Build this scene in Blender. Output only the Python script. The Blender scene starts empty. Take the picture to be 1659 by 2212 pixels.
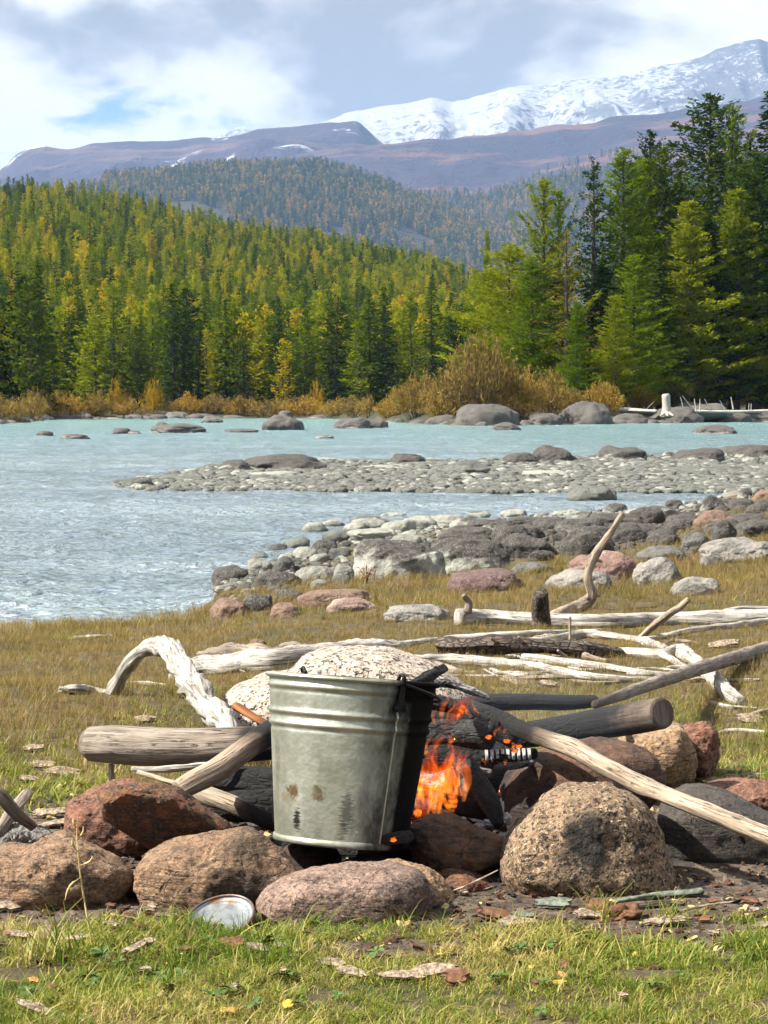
import bpy, bmesh, math
import numpy as np
from mathutils import Vector, Matrix, Euler

# ------------------------------------------------------------------ camera, world, sun
scn = bpy.context.scene
PW, PH, F, HZ, H = 1659.0, 2212.0, 4920.0, 882.0, 0.86      # photo grid, focal length in px, horizon row, eye height
CX, CY = PW / 2, PH / 2
PITCH = math.atan((CY - HZ) / F)
cam = bpy.data.cameras.new('camera')
cam.sensor_fit = 'HORIZONTAL'; cam.sensor_width = 36.0; cam.lens = 36.0 * F / PW
cam.clip_start = 0.1; cam.clip_end = 60000
camo = bpy.data.objects.new('camera', cam); scn.collection.objects.link(camo)
camo.location = (0, 0, H); camo.rotation_euler = (math.pi / 2 - PITCH, 0, 0)
scn.camera = camo

SUN_EL, SUN_AZ = math.radians(46), math.radians(-104)         # azimuth from +Y, clockwise
sun_dir = Vector((math.sin(SUN_AZ) * math.cos(SUN_EL), math.cos(SUN_AZ) * math.cos(SUN_EL), math.sin(SUN_EL)))
sl = bpy.data.lights.new('sun', 'SUN'); sl.energy = 5.0; sl.angle = math.radians(0.6); sl.color = (1.0, 0.94, 0.84)
so = bpy.data.objects.new('sun', sl); scn.collection.objects.link(so)
so.rotation_euler = sun_dir.to_track_quat('Z', 'Y').to_euler()

scn.view_settings.view_transform = 'Standard'; scn.view_settings.look = 'None'
scn.view_settings.exposure = 1.56; scn.view_settings.gamma = 1.0
scn.view_settings.use_curve_mapping = False
scn.render.engine = 'CYCLES'
scn.cycles.max_bounces = 6; scn.cycles.diffuse_bounces = 3; scn.cycles.glossy_bounces = 3
scn.cycles.transmission_bounces = 3; scn.cycles.transparent_max_bounces = 12; scn.cycles.volume_bounces = 0; scn.cycles.volume_max_steps = 64
scn.cycles.caustics_reflective = False; scn.cycles.caustics_refractive = False
scn.cycles.use_denoising = True
scn.cycles.use_adaptive_sampling = True; scn.cycles.adaptive_threshold = 0.025
scn.cycles.sample_clamp_indirect = 4.0


class NT:
    """small helper to write node trees"""
    def __init__(self, tree):
        self.t = tree; self.N = tree.nodes; self.L = tree.links
    def n(self, typ, ins=None, **props):
        nd = self.N.new(typ)
        for k, v in props.items(): setattr(nd, k, v)
        for k, v in (ins or {}).items():
            s = nd.inputs[k]
            if isinstance(v, bpy.types.NodeSocket): self.L.new(v, s)
            else:
                if s.type == 'RGBA' and len(v) == 3: v = (*v, 1)
                s.default_value = v
        return nd
    def m(self, op, a, b=0.0, c=None, clamp=False):
        nd = self.N.new('ShaderNodeMath'); nd.operation = op; nd.use_clamp = clamp
        for i, v in enumerate((a, b, c)):
            if v is None: continue
            if isinstance(v, bpy.types.NodeSocket): self.L.new(v, nd.inputs[i])
            else: nd.inputs[i].default_value = v
        return nd.outputs[0]
    def mix(self, f, a, b, mode='MIX'):
        nd = self.N.new('ShaderNodeMix'); nd.data_type = 'RGBA'; nd.blend_type = mode
        for i, v in ((0, f), (6, a), (7, b)):
            if isinstance(v, bpy.types.NodeSocket): self.L.new(v, nd.inputs[i])
            else: nd.inputs[i].default_value = (*v, 1) if not isinstance(v, (int, float)) and len(v) == 3 else v
        return nd.outputs[2]
    def rng(self, v, a, b, c=0.0, d=1.0, smooth=True):
        nd = self.N.new('ShaderNodeMapRange'); nd.interpolation_type = 'SMOOTHSTEP' if smooth else 'LINEAR'
        self.L.new(v, nd.inputs[0])
        for i, x in enumerate((a, b, c, d)): nd.inputs[i + 1].default_value = x
        return nd.outputs[0]
    def noise(self, vec, scale, detail=4, rough=0.55, dist=0.0):
        ins = {'Scale': scale, 'Detail': detail, 'Roughness': rough, 'Distortion': dist}
        if vec is not None: ins['Vector'] = vec
        return self.n('ShaderNodeTexNoise', ins).outputs['Fac']
    def vor(self, vec, scale, feature='F1', rand=1.0):
        ins = {'Scale': scale, 'Randomness': rand}
        if vec is not None: ins['Vector'] = vec
        return self.n('ShaderNodeTexVoronoi', ins, feature=feature)
    def mapping(self, vec, scale=(1, 1, 1), loc=(0, 0, 0), rot=(0, 0, 0)):
        return self.n('ShaderNodeMapping', {'Vector': vec, 'Scale': scale, 'Location': loc, 'Rotation': rot}).outputs[0]
    def ramp(self, f, stops, interp='LINEAR'):
        nd = self.N.new('ShaderNodeValToRGB'); cr = nd.color_ramp; cr.interpolation = interp
        while len(cr.elements) < len(stops): cr.elements.new(0.5)
        for e, (p, c) in zip(cr.elements, stops):
            e.position = p; e.color = (*c, 1) if len(c) == 3 else c
        self.L.new(f, nd.inputs[0])
        return nd.outputs[0]
    def attr(self, name):
        return self.n('ShaderNodeAttribute', attribute_name=name)
    def xyz(self, v):
        s = self.n('ShaderNodeSeparateXYZ', {0: v}); return s.outputs


# world: Nishita sky under broken cloud
world = bpy.data.worlds.new('World'); scn.world = world; world.use_nodes = True
wt = world.node_tree; wt.nodes.clear(); w = NT(wt)
tc = w.n('ShaderNodeTexCoord').outputs['Generated']
sky = w.n('ShaderNodeTexSky', sky_type='NISHITA', sun_disc=False)
sky.sun_elevation = SUN_EL; sky.sun_rotation = SUN_AZ; sky.altitude = 1500; sky.air_density = 1.0; sky.dust_density = 0.4
bg1 = w.n('ShaderNodeBackground', {'Color': sky.outputs[0], 'Strength': 0.05})
dx, dy, dz = w.xyz(tc)
# broken cumulus all round the sky: solid towards the horizon, gaps added above the view to weaken the sky's fill light
pv = w.mapping(tc, (1.0, 1.0, 1.9), (3.37, 1.52, 0.61))
big = w.noise(pv, 6.4, 9, 0.58, 0.15)
bigu = w.noise(w.n('ShaderNodeVectorMath', {0: pv, 1: (-0.010, 0.0, 0.034)}, operation='ADD').outputs[0], 6.4, 5, 0.5, 0.15)
low = w.noise(pv, 2.1, 3, 0.5)
brk = w.m('MULTIPLY', w.rng(dz, 0.098, 0.116), w.rng(dz, 0.138, 0.120))
cov = w.m('SUBTRACT', big, w.m('ADD', w.m('MULTIPLY', brk, 0.075), w.rng(dz, 0.20, 0.75, 0.0, 0.13)))
cfac = w.rng(cov, 0.30, 0.37)
lit = w.m('ADD', w.m('MULTIPLY', w.m('SUBTRACT', big, bigu), 2.6), w.m('ADD', w.m('MULTIPLY', w.m('SUBTRACT', low, 0.5), 1.0), w.m('MULTIPLY', w.m('SUBTRACT', 0.56, big), 1.1)))
ccol = w.ramp(w.m('ADD', lit, 0.5), [(0.30, (0.47, 0.455, 0.44)), (0.41, (0.66, 0.635, 0.61)), (0.50, (0.98, 0.93, 0.88)), (0.64, (1.18, 1.11, 1.04))])
bg2 = w.n('ShaderNodeBackground', {'Color': ccol, 'Strength': 0.38})
mixw = w.n('ShaderNodeMixShader', {0: cfac, 1: bg1.outputs[0], 2: bg2.outputs[0]})
wo = w.n('ShaderNodeOutputWorld', {'Surface': mixw.outputs[0]})

# ------------------------------------------------------------------ geometry helpers
COL = scn.collection
CAMP = np.array([0, 0, H])
_cp, _sp = math.cos(PITCH), math.sin(PITCH)

def slope(px, py):
    """x/y and z/y of the ray through a photo pixel"""
    px = np.asarray(px, float); py = np.asarray(py, float)
    up = CY - py
    y = F * _cp + up * _sp
    return (px - CX) / y, (up * _cp - F * _sp) / y
def P(px, py, d):
    u, v = slope(px, py)
    return np.array([u * d, d, H + v * d])

def hash3(i, j, k, s):
    n = (i * 374761393 + j * 668265263 + k * 2147483647 + s * 974634777) & 0xffffffff
    n = ((n ^ (n >> 13)) * 1274126177) & 0xffffffff
    return ((n ^ (n >> 16)) & 0xffff) / 32767.5 - 1.0
def vnoise(p, s=0):
    p = np.asarray(p, float); f = np.floor(p); i = f.astype(np.int64); t = p - f
    t = t * t * t * (t * (t * 6 - 15) + 10)
    r = 0
    for a in (0, 1):
        wa = t[:, 0] if a else 1 - t[:, 0]
        for b in (0, 1):
            wb = t[:, 1] if b else 1 - t[:, 1]
            for c in (0, 1):
                wc = t[:, 2] if c else 1 - t[:, 2]
                r = r + hash3(i[:, 0] + a, i[:, 1] + b, i[:, 2] + c, s) * wa * wb * wc
    return r
def fbm(p, oct=4, s=0, lac=2.03, gain=0.5):
    r = 0; a = 1; p = np.asarray(p, float)
    for o in range(oct):
        r = r + a * vnoise(p, s + o * 17); p = p * lac + 11.3; a *= gain
    return r
def ridged(p, oct=4, s=0):
    r = 0; a = 1; p = np.asarray(p, float)
    for o in range(oct):
        r = r + a * (1 - 2 * np.abs(vnoise(p, s + o * 17))); p = p * 2.07 + 5.1; a *= 0.5
    return r
def col3(x, y, z=0.0):
    return np.stack(np.broadcast_arrays(x, y, np.asarray(z, float)), -1).reshape(-1, 3)

def mesh_np(name, v, quads=None, tris=None, smooth=True, uv=None, attrs=None, mats=(), mi=None):
    me = bpy.data.meshes.new(name)
    v = np.asarray(v, np.float32)
    parts, tot = [], []
    if quads is not None and len(quads): parts.append(np.asarray(quads).reshape(-1)); tot.append(np.full(len(quads), 4))
    if tris is not None and len(tris): parts.append(np.asarray(tris).reshape(-1)); tot.append(np.full(len(tris), 3))
    loops = np.concatenate(parts).astype(np.int32); tot = np.concatenate(tot).astype(np.int32)
    me.vertices.add(len(v)); me.vertices.foreach_set('co', v.ravel())
    me.loops.add(len(loops)); me.loops.foreach_set('vertex_index', loops)
    me.polygons.add(len(tot))
    st = np.concatenate([[0], np.cumsum(tot)[:-1]]).astype(np.int32)
    me.polygons.foreach_set('loop_start', st)
    me.polygons.foreach_set('use_smooth', np.full(len(tot), smooth, bool))
    if mi is not None: me.polygons.foreach_set('material_index', np.asarray(mi, np.int32))
    if uv is not None:
        ul = me.uv_layers.new(name='UVMap'); ul.data.foreach_set('uv', np.asarray(uv, np.float32)[loops].ravel())
    for k, a in (attrs or {}).items():
        at = me.attributes.new(k, 'FLOAT', 'POINT'); at.data.foreach_set('value', np.asarray(a, np.float32))
    for m in mats: me.materials.append(m)
    me.update(calc_edges=True); me.validate()
    return me
def tag(o, label=None, cat=None, group=None, kind=None):
    if label: o['label'] = label
    if cat: o['category'] = cat
    if group: o['group'] = group
    if kind: o['kind'] = kind
    return o
def link(name, me, parent=None, **kw):
    o = bpy.data.objects.new(name, me); COL.objects.link(o)
    if parent is not None: o.parent = parent
    return tag(o, **kw)
def empty(name, loc=(0, 0, 0), rot=(0, 0, 0), **kw):
    o = bpy.data.objects.new(name, None); COL.objects.link(o)
    o.location = loc; o.rotation_euler = rot; o.empty_display_size = 0.1
    return tag(o, **kw)
def grid_faces(nr, nc):
    i = np.arange((nr - 1) * (nc - 1)); r = i // (nc - 1); c = i % (nc - 1); a = r * nc + c
    return np.stack([a, a + 1, a + nc + 1, a + nc], -1)

_ico = {}
def ico(sub):
    if sub not in _ico:
        bm = bmesh.new(); bmesh.ops.create_icosphere(bm, subdivisions=sub, radius=1.0)
        v = np.array([x.co[:] for x in bm.verts]); f = np.array([[x.index for x in y.verts] for y in bm.faces])
        bm.free(); v /= np.linalg.norm(v, axis=1)[:, None]; _ico[sub] = (v, f)
    return _ico[sub]

def catmull(pts, n):
    pts = np.asarray(pts, float); k = len(pts)
    if k == 2: return pts[0] + (pts[1] - pts[0]) * np.linspace(0, 1, n)[:, None]
    seg = np.linalg.norm(np.diff(pts[:, :3], axis=0), axis=1); T = np.concatenate([[0], np.cumsum(seg)])
    tt = np.linspace(0, T[-1], n); out = []
    ext = np.vstack([2 * pts[0] - pts[1], pts, 2 * pts[-1] - pts[-2]])
    for t in tt:
        i = min(max(np.searchsorted(T, t, 'right') - 1, 0), k - 2)
        s = (t - T[i]) / max(T[i + 1] - T[i], 1e-9)
        p0, p1, p2, p3 = ext[i:i + 4]
        out.append(0.5 * (2 * p1 + (p2 - p0) * s + (2 * p0 - 5 * p1 + 4 * p2 - p3) * s * s + (3 * p1 - p0 - 3 * p2 + p3) * s ** 3))
    return np.array(out)

def tube(path, rad, ns=18, n=None, rough=0.06, seed=0, flat=1.0, capr=0.35, cap=True, charf=None, lump=0.0):
    """tapered crooked limb along a path; returns verts, quads, tris, uv, char attribute"""
    path = np.asarray(path, float); rad = np.asarray(rad, float)
    if rad.ndim == 0: rad = np.full(len(path), float(rad))
    full = np.hstack([path, rad[:, None]])
    L = np.linalg.norm(np.diff(path, axis=0), axis=1).sum()
    if n is None: n = int(min(90, max(8, L / max(rad.mean() * 0.55, 1e-4))))
    c = catmull(full, n); pts, r = c[:, :3], np.maximum(c[:, 3], rad.min() * 0.5)
    tan = np.gradient(pts, axis=0); tan /= np.linalg.norm(tan, axis=1)[:, None]
    ref = np.array([0, 0, 1.0]) if abs(tan[0][2]) < 0.8 else np.array([1.0, 0, 0])
    a = np.cross(tan[0], ref); a /= np.linalg.norm(a); A = []
    for t in tan:
        a = a - t * a.dot(t); a /= np.linalg.norm(a); A.append(a)
    A = np.array(A); B = np.cross(tan, A)
    dist = np.concatenate([[0], np.cumsum(np.linalg.norm(np.diff(pts, axis=0), axis=1))])
    th = np.linspace(0, 2 * np.pi, ns + 1)            # one extra column so the uv seam closes
    ct, st = np.cos(th), np.sin(th)
    q = col3(np.tile(ct * 1.3, n) + seed * 3.7, np.tile(st * 1.3, n), np.repeat(dist / r.mean() * 0.16, ns + 1))
    q2 = col3(np.tile(ct * 3.5, n) + seed * 5.1, np.tile(st * 3.5, n), np.repeat(dist / r.mean() * 0.22, ns + 1))
    k = 1 + rough * 1.6 * fbm(q, 2, seed) + rough * fbm(q2, 2, seed + 5)
    q3 = col3(np.tile(ct * 6.5, n) + seed * 1.3, np.tile(st * 6.5, n), np.repeat(dist / r.mean() * 0.045, ns + 1))
    k = k + rough * 0.9 * fbm(q3, 2, seed + 8)
    if lump: k += lump * fbm(col3(np.repeat(dist / r.mean() * 0.5, ns + 1), seed * 2.2, 0.0), 2, seed + 3)
    R = np.repeat(r, ns + 1) * k
    v = np.repeat(pts, ns + 1, 0) + np.repeat(A, ns + 1, 0) * (np.tile(ct, n) * R)[:, None] + np.repeat(B, ns + 1, 0) * (np.tile(st, n) * R * flat)[:, None]
    uv = np.stack([np.tile(th / (2 * np.pi), n) * 2 * np.pi * r.mean(), np.repeat(dist, ns + 1)], -1)
    quads = grid_faces(n, ns + 1)
    tv, tt_, ex, exu = [], [], [], []
    if cap:
        base = len(v)
        for e, (ix, sgn) in enumerate(((0, -1), (n - 1, 1))):
            ring = v[ix * (ns + 1): ix * (ns + 1) + ns + 1]
            cen = pts[ix]
            inner = cen + (ring - cen) * 0.72 + tan[ix] * sgn * r[ix] * capr * 0.8
            b0 = base + len(ex); ex += list(inner); exu += [(0.02 * math.cos(x), 0.02 * math.sin(x)) for x in th]
            ex.append(cen + tan[ix] * sgn * r[ix] * capr); exu.append((0, 0))
            for j in range(ns):
                o = ix * (ns + 1) + j
                tt_ += [[o, b0 + j, o + 1], [o + 1, b0 + j, b0 + j + 1], [b0 + j, b0 + ns + 1, b0 + j + 1]] if sgn > 0 else [[o, o + 1, b0 + j], [o + 1, b0 + j + 1, b0 + j], [b0 + j, b0 + j + 1, b0 + ns + 1]]
        v = np.vstack([v, ex]); uv = np.vstack([uv, exu])
        tt_ = np.array(tt_)[:, ::-1]
    char = np.zeros(len(v))
    if charf is not None:
        s = np.clip(np.concatenate([np.repeat(dist / dist[-1], ns + 1), np.repeat([0, 1], ns + 2) if cap else []]), 0, 1)
        char = np.interp(s, [x[0] for x in charf], [x[1] for x in charf])
    return v, quads, (tt_ if cap else None), uv, char
# ------------------------------------------------------------------ materials
def new_mat(name):
    m = bpy.data.materials.new(name); m.use_nodes = True; m.node_tree.nodes.clear()
    return m, NT(m.node_tree)
ALBEDO_GAMMA = 1.22
def finish(m, t, bsdf, disp=None):
    for nd in list(t.N):                                    # one overall albedo curve for the whole scene
        if nd.bl_idname in ('ShaderNodeBsdfPrincipled', 'ShaderNodeBsdfDiffuse', 'ShaderNodeBsdfTranslucent'):
            s = nd.inputs[0]
            if s.is_linked:
                g = t.n('ShaderNodeGamma', {'Color': s.links[0].from_socket, 'Gamma': ALBEDO_GAMMA}); t.L.new(g.outputs[0], s)
    t.n('ShaderNodeOutputMaterial', {'Surface': bsdf})
    return m
def bump(t, h, strength=0.5, dist=0.01, nrm=None):
    ins = {'Height': h, 'Strength': strength, 'Distance': dist}
    if nrm is not None: ins['Normal'] = nrm
    return t.n('ShaderNodeBump', ins).outputs[0]
def pbsdf(t, color, rough=0.8, nrm=None, **kw):
    ins = {'Base Color': color, 'Roughness': rough}
    if nrm is not None: ins['Normal'] = nrm
    ins.update(kw)
    return t.n('ShaderNodeBsdfPrincipled', ins).outputs[0]

def stone_mat(name, c1, c2, c3, grain=230, layer=0.0, soot=True, bumpd=0.004, tilt=0.0, speck=0.5, dark=(0.022, 0.019, 0.016), pale=(0.42, 0.36, 0.30), red=None, lichen=None, gain=0.84):
    m, t = new_mat(name)
    c1, c2, c3 = (tuple(x * gain for x in c) for c in (c1, c2, c3))
    oc = t.n('ShaderNodeTexCoord').outputs['Object']
    big = t.noise(oc, 6, 5, 0.6, 0.3)
    mid = t.noise(oc, 40, 6, 0.7, 0.3)
    st = t.mapping(oc, (0.4, 0.4, 3.4), (0, 0, 0), (0, tilt, 0))
    lay = t.noise(st, 30, 6, 0.66, 0.5)
    g1 = t.noise(oc, grain, 3, 0.65); g2 = t.noise(t.mapping(oc, (1, 1, 1), (3.3, 1.1, 0.2)), grain * 1.25, 3, 0.65)
    g3 = t.noise(t.mapping(oc, (1, 1, 1), (1.3, 7.1, 4.2)), grain * 0.5, 4, 0.7)
    col = t.mix(t.rng(big, 0.36, 0.64), c1, c2)
    col = t.mix(t.rng(mid, 0.40, 0.66), col, c3)
    col = t.mix(t.m('MULTIPLY', t.rng(g1, 0.51, 0.59), speck), col, dark)
    col = t.mix(t.m('MULTIPLY', t.rng(g3, 0.56, 0.68), speck * 0.7), col, dark)
    col = t.mix(t.m('MULTIPLY', t.rng(g2, 0.55, 0.64), speck), col, pale)
    if layer: col = t.mix(t.m('MULTIPLY', t.rng(lay, 0.48, 0.66), layer), col, dark)
    if red: col = t.mix(t.m('MULTIPLY', t.rng(t.noise(oc, 11, 4, 0.6), 0.5, 0.66), 0.8), col, red)
    if lichen: col = t.mix(t.m('MULTIPLY', t.rng(t.noise(oc, 9, 6, 0.7), 0.5, 0.58), 0.75), col, lichen)
    if soot:
        sa = t.attr('soot').outputs['Fac']
        sn = t.m('MULTIPLY', sa, t.rng(t.noise(oc, 30, 4, 0.7), 0.22, 0.6, 0.72, 1.0))
        col = t.mix(t.m('MULTIPLY', sn, 0.95), col, (0.010, 0.010, 0.010))
    ck = t.rng(t.m('ABSOLUTE', t.m('SUBTRACT', t.noise(t.mapping(oc, (1, 1, 1.6), (5.1, 2.2, 0.7), (0.4, 0.5, 0)), 8, 4, 0.55, 1.2), 0.5)), 0.012, 0.003)
    ck = t.m('MULTIPLY', ck, t.rng(big, 0.46, 0.56))
    col = t.mix(t.m('MULTIPLY', ck, 0.85), col, (0.018, 0.013, 0.010))
    h = t.m('ADD', t.m('MULTIPLY', mid, 1.1), t.m('ADD', t.m('MULTIPLY', lay, 1.3 if layer else 0.2), t.m('MULTIPLY', g3, 0.8)))
    h = t.m('ADD', h, t.m('ADD', t.m('MULTIPLY', g1, 0.5), t.m('SUBTRACT', t.m('MULTIPLY', big, 2.2), t.m('MULTIPLY', ck, 1.5))))
    return finish(m, t, pbsdf(t, col, 0.9, bump(t, h, 1.0, bumpd)))

M = {}
M['granite'] = stone_mat('granite', (0.37, 0.235, 0.14), (0.24, 0.150, 0.09), (0.46, 0.31, 0.19), 130, 0.45, bumpd=0.010, tilt=0.35, speck=0.5)
M['granite_dark'] = stone_mat('granite_dark', (0.088, 0.074, 0.062), (0.056, 0.048, 0.042), (0.125, 0.105, 0.088), 150, 0.1, bumpd=0.006, speck=0.42, pale=(0.18, 0.155, 0.125))
M['granite_coarse'] = stone_mat('granite_coarse', (0.34, 0.235, 0.15), (0.22, 0.15, 0.10), (0.43, 0.31, 0.20), 120, 0.0, bumpd=0.012, speck=0.9, pale=(0.50, 0.41, 0.28))
M['granite_pink'] = stone_mat('granite_pink', (0.34, 0.235, 0.185), (0.23, 0.16, 0.125), (0.44, 0.31, 0.245), 140, 0.4, bumpd=0.006, tilt=0.2, speck=0.6)
M['slab'] = stone_mat('slab', (0.17, 0.088, 0.046), (0.085, 0.048, 0.03), (0.31, 0.15, 0.06), 130, 0.75, bumpd=0.009, tilt=0.45, speck=0.35, red=(0.20, 0.07, 0.03))
M['red_rock'] = stone_mat('red_rock', (0.27, 0.13, 0.08), (0.17, 0.085, 0.055), (0.40, 0.21, 0.13), 120, 0.4, bumpd=0.008, tilt=0.5, speck=0.35, red=(0.20, 0.06, 0.035))
M['brown_rock'] = stone_mat('brown_rock', (0.165, 0.093, 0.056), (0.09, 0.055, 0.036), (0.22, 0.12, 0.07), 140, 0.45, bumpd=0.006, tilt=-0.3, speck=0.3, pale=(0.28, 0.19, 0.13))
M['tan_rock'] = stone_mat('tan_rock', (0.44, 0.30, 0.18), (0.34, 0.22, 0.13), (0.52, 0.36, 0.22), 130, 0.35, bumpd=0.008, speck=0.4)
M['ash_rock'] = stone_mat('ash_rock', (0.33, 0.31, 0.28), (0.20, 0.18, 0.16), (0.45, 0.43, 0.40), 130, 0.0, bumpd=0.016, speck=0.6)
M['speckled'] = stone_mat('speckled', (0.56, 0.48, 0.40), (0.62, 0.54, 0.46), (0.50, 0.42, 0.34), 85, 0.0, bumpd=0.008, speck=0.95, dark=(0.06, 0.048, 0.04), pale=(0.60, 0.55, 0.49))

def shore_mat(name, dark, mid, pale, line=0.22, lichen=None, red=None):
    """river stone: lichen-dark above the flood line, bleached below it"""
    m, t = new_mat(name)
    oc = t.n('ShaderNodeTexCoord').outputs['Object']
    pos = t.n('ShaderNodeNewGeometry').outputs['Position']
    rnd = t.n('ShaderNodeObjectInfo').outputs['Random']
    z = t.xyz(pos)[2]
    n1 = t.noise(pos, 2.2, 5, 0.65, 0.4); n2 = t.noise(pos, 14, 5, 0.7); n3 = t.noise(pos, 70, 3, 0.7)
    col = t.mix(t.rng(n2, 0.35, 0.65), dark, mid)
    col = t.mix(t.m('MULTIPLY', t.rng(n3, 0.52, 0.68), 0.45), col, pale)
    if lichen: col = t.mix(t.m('MULTIPLY', t.rng(t.noise(pos, 7, 6, 0.75), 0.46, 0.56), 0.8), col, lichen)
    if red: col = t.mix(t.m('MULTIPLY', t.rng(n1, 0.42, 0.58), 0.85), col, red)
    if line is not None:
        hgt = t.m('ADD', t.m('ADD', z, 0.5), t.m('MULTIPLY', t.m('SUBTRACT', n1, 0.5), -0.55))
        lim = t.m('ADD', t.m('MULTIPLY', rnd, 0.16), line - 0.12)
        f = t.rng(t.m('SUBTRACT', lim, hgt), -0.03, 0.05)
        col = t.mix(f, col, t.mix(t.rng(n2, 0.3, 0.7), pale, (pale[0] * 0.72, pale[1] * 0.74, pale[2] * 0.72)))
        wet = t.rng(hgt, 0.05, 0.0)
        col = t.mix(t.m('MULTIPLY', wet, 0.6), col, (0.06, 0.06, 0.055))
    h = t.m('ADD', n2, t.m('MULTIPLY', n3, 0.5))
    return finish(m, t, pbsdf(t, col, 0.82, bump(t, h, 0.9, 0.03)))
M['shore_dark'] = shore_mat('shore_dark', (0.058, 0.052, 0.047), (0.10, 0.09, 0.08), (0.36, 0.36, 0.32), 0.16)
M['shore_bleached'] = shore_mat('shore_bleached', (0.058, 0.052, 0.047), (0.10, 0.09, 0.08), (0.42, 0.42, 0.375), 0.47)
M['shore_pale'] = shore_mat('shore_pale', (0.20, 0.20, 0.175), (0.28, 0.28, 0.25), (0.38, 0.38, 0.335), 0.3)
M['shore_bar'] = shore_mat('shore_bar', (0.075, 0.075, 0.07), (0.13, 0.13, 0.118), (0.19, 0.195, 0.175), 0.2)
M['shore_grey'] = shore_mat('shore_grey', (0.10, 0.095, 0.088), (0.17, 0.165, 0.15), (0.36, 0.35, 0.32), None)
M['shore_lichen'] = shore_mat('shore_lichen', (0.24, 0.225, 0.20), (0.34, 0.32, 0.29), (0.46, 0.44, 0.40), None, lichen=(0.12, 0.12, 0.105))
M['shore_purple'] = shore_mat('shore_purple', (0.135, 0.085, 0.078), (0.17, 0.11, 0.10), (0.42, 0.36, 0.33), None)
M['shore_pink'] = shore_mat('shore_pink', (0.31, 0.24, 0.20), (0.38, 0.31, 0.265), (0.46, 0.42, 0.38), None, red=(0.22, 0.125, 0.105))
M['shore_brown'] = shore_mat('shore_brown', (0.17, 0.11, 0.08), (0.24, 0.165, 0.12), (0.42, 0.36, 0.31), None)
M['far_rock'] = shore_mat('far_rock', (0.075, 0.07, 0.064), (0.14, 0.13, 0.12), (0.32, 0.30, 0.28), 0.1)

def wood_mat(name, a, b, crack=(0.05, 0.042, 0.035), stain=None, crackamt=0.8, bark=False):
    m, t = new_mat(name)
    uv = t.n('ShaderNodeTexCoord').outputs['UV']
    oc = t.n('ShaderNodeTexCoord').outputs['Object']
    g1 = t.noise(t.mapping(uv, (90, 7, 1)), 1.0, 5, 0.6, 0.35)
    g2 = t.noise(t.mapping(uv, (300, 16, 1)), 1.0, 3, 0.6, 0.2)
    cr = t.noise(t.mapping(uv, (130, 5.5, 1), (3, 1, 0)), 1.0, 4, 0.55, 1.1)
    big = t.noise(oc, 9, 4, 0.6)
    col = t.mix(t.rng(g1, 0.34, 0.64), a, b)
    col = t.mix(t.m('MULTIPLY', t.rng(g2, 0.45, 0.7), 0.35), col, b)
    col = t.mix(t.m('MULTIPLY', t.rng(big, 0.5, 0.72), 0.55), col, stain or b)
    crf = t.m('MULTIPLY', t.rng(t.m('ABSOLUTE', t.m('SUBTRACT', cr, 0.5)), 0.022, 0.006), t.m('MULTIPLY', t.rng(big, 0.38, 0.55), crackamt))
    if bark:
        vb = t.vor(t.mapping(uv, (70, 32, 1)), 1.0, 'DISTANCE_TO_EDGE')
        crf = t.m('MAXIMUM', crf, t.m('MULTIPLY', t.rng(vb.outputs['Distance'], 0.16, 0.03), 0.9))
    col = t.mix(crf, col, crack)
    ch = t.attr('char').outputs['Fac']
    chn = t.rng(t.m('ADD', ch, t.m('MULTIPLY', t.m('SUBTRACT', t.noise(oc, 22, 5, 0.65), 0.5), 0.7)), 0.30, 0.62)
    chn = t.m('MULTIPLY', chn, t.rng(ch, 0.0, 0.12))
    cell = t.vor(t.mapping(uv, (75, 38, 1)), 1.0, 'DISTANCE_TO_EDGE').outputs['Distance']
    blk = t.mix(t.rng(t.noise(oc, 60, 4, 0.7), 0.52, 0.72), (0.006, 0.0058, 0.006), (0.020, 0.020, 0.023))
    brown = (0.075, 0.045, 0.028)
    col = t.mix(t.m('MULTIPLY', t.rng(ch, 0.05, 0.4), 0.75), col, brown)
    col = t.mix(chn, col, blk)
    ash = t.m('MULTIPLY', t.rng(ch, 1.02, 1.2), t.rng(t.noise(oc, 28, 4, 0.7), 0.40, 0.58))
    col = t.mix(ash, col, (0.42, 0.41, 0.40))
    h = t.m('ADD', g1, t.m('MULTIPLY', g2, 0.4)); h = t.m('SUBTRACT', h, t.m('MULTIPLY', crf, 1.1))
    h = t.m('ADD', h, t.m('MULTIPLY', t.rng(ch, 0.85, 1.0), t.m('MULTIPLY', t.rng(cell, 0.0, 0.18), 0.7)))
    rg = t.rng(chn, 0, 1, 0.82, 0.92)
    return finish(m, t, pbsdf(t, col, rg, bump(t, h, 0.9, 0.004)))
M['silver'] = wood_mat('silver_wood', (0.52, 0.495, 0.455), (0.36, 0.335, 0.30), stain=(0.27, 0.235, 0.20))
M['grey_wood'] = wood_mat('grey_wood', (0.36, 0.31, 0.26), (0.225, 0.185, 0.15), stain=(0.17, 0.13, 0.10))
M['tan_wood'] = wood_mat('tan_wood', (0.47, 0.395, 0.31), (0.32, 0.255, 0.19), stain=(0.24, 0.18, 0.13))
M['bark'] = wood_mat('bark_wood', (0.20, 0.15, 0.115), (0.11, 0.08, 0.06), crack=(0.02, 0.016, 0.013), stain=(0.33, 0.28, 0.24), bark=True)
M['orange_wood'] = wood_mat('orange_wood', (0.42, 0.19, 0.06), (0.20, 0.075, 0.03), stain=(0.10, 0.04, 0.02))
M['charcoal'] = wood_mat('charcoal', (0.02, 0.018, 0.018), (0.012, 0.012, 0.012))

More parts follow.
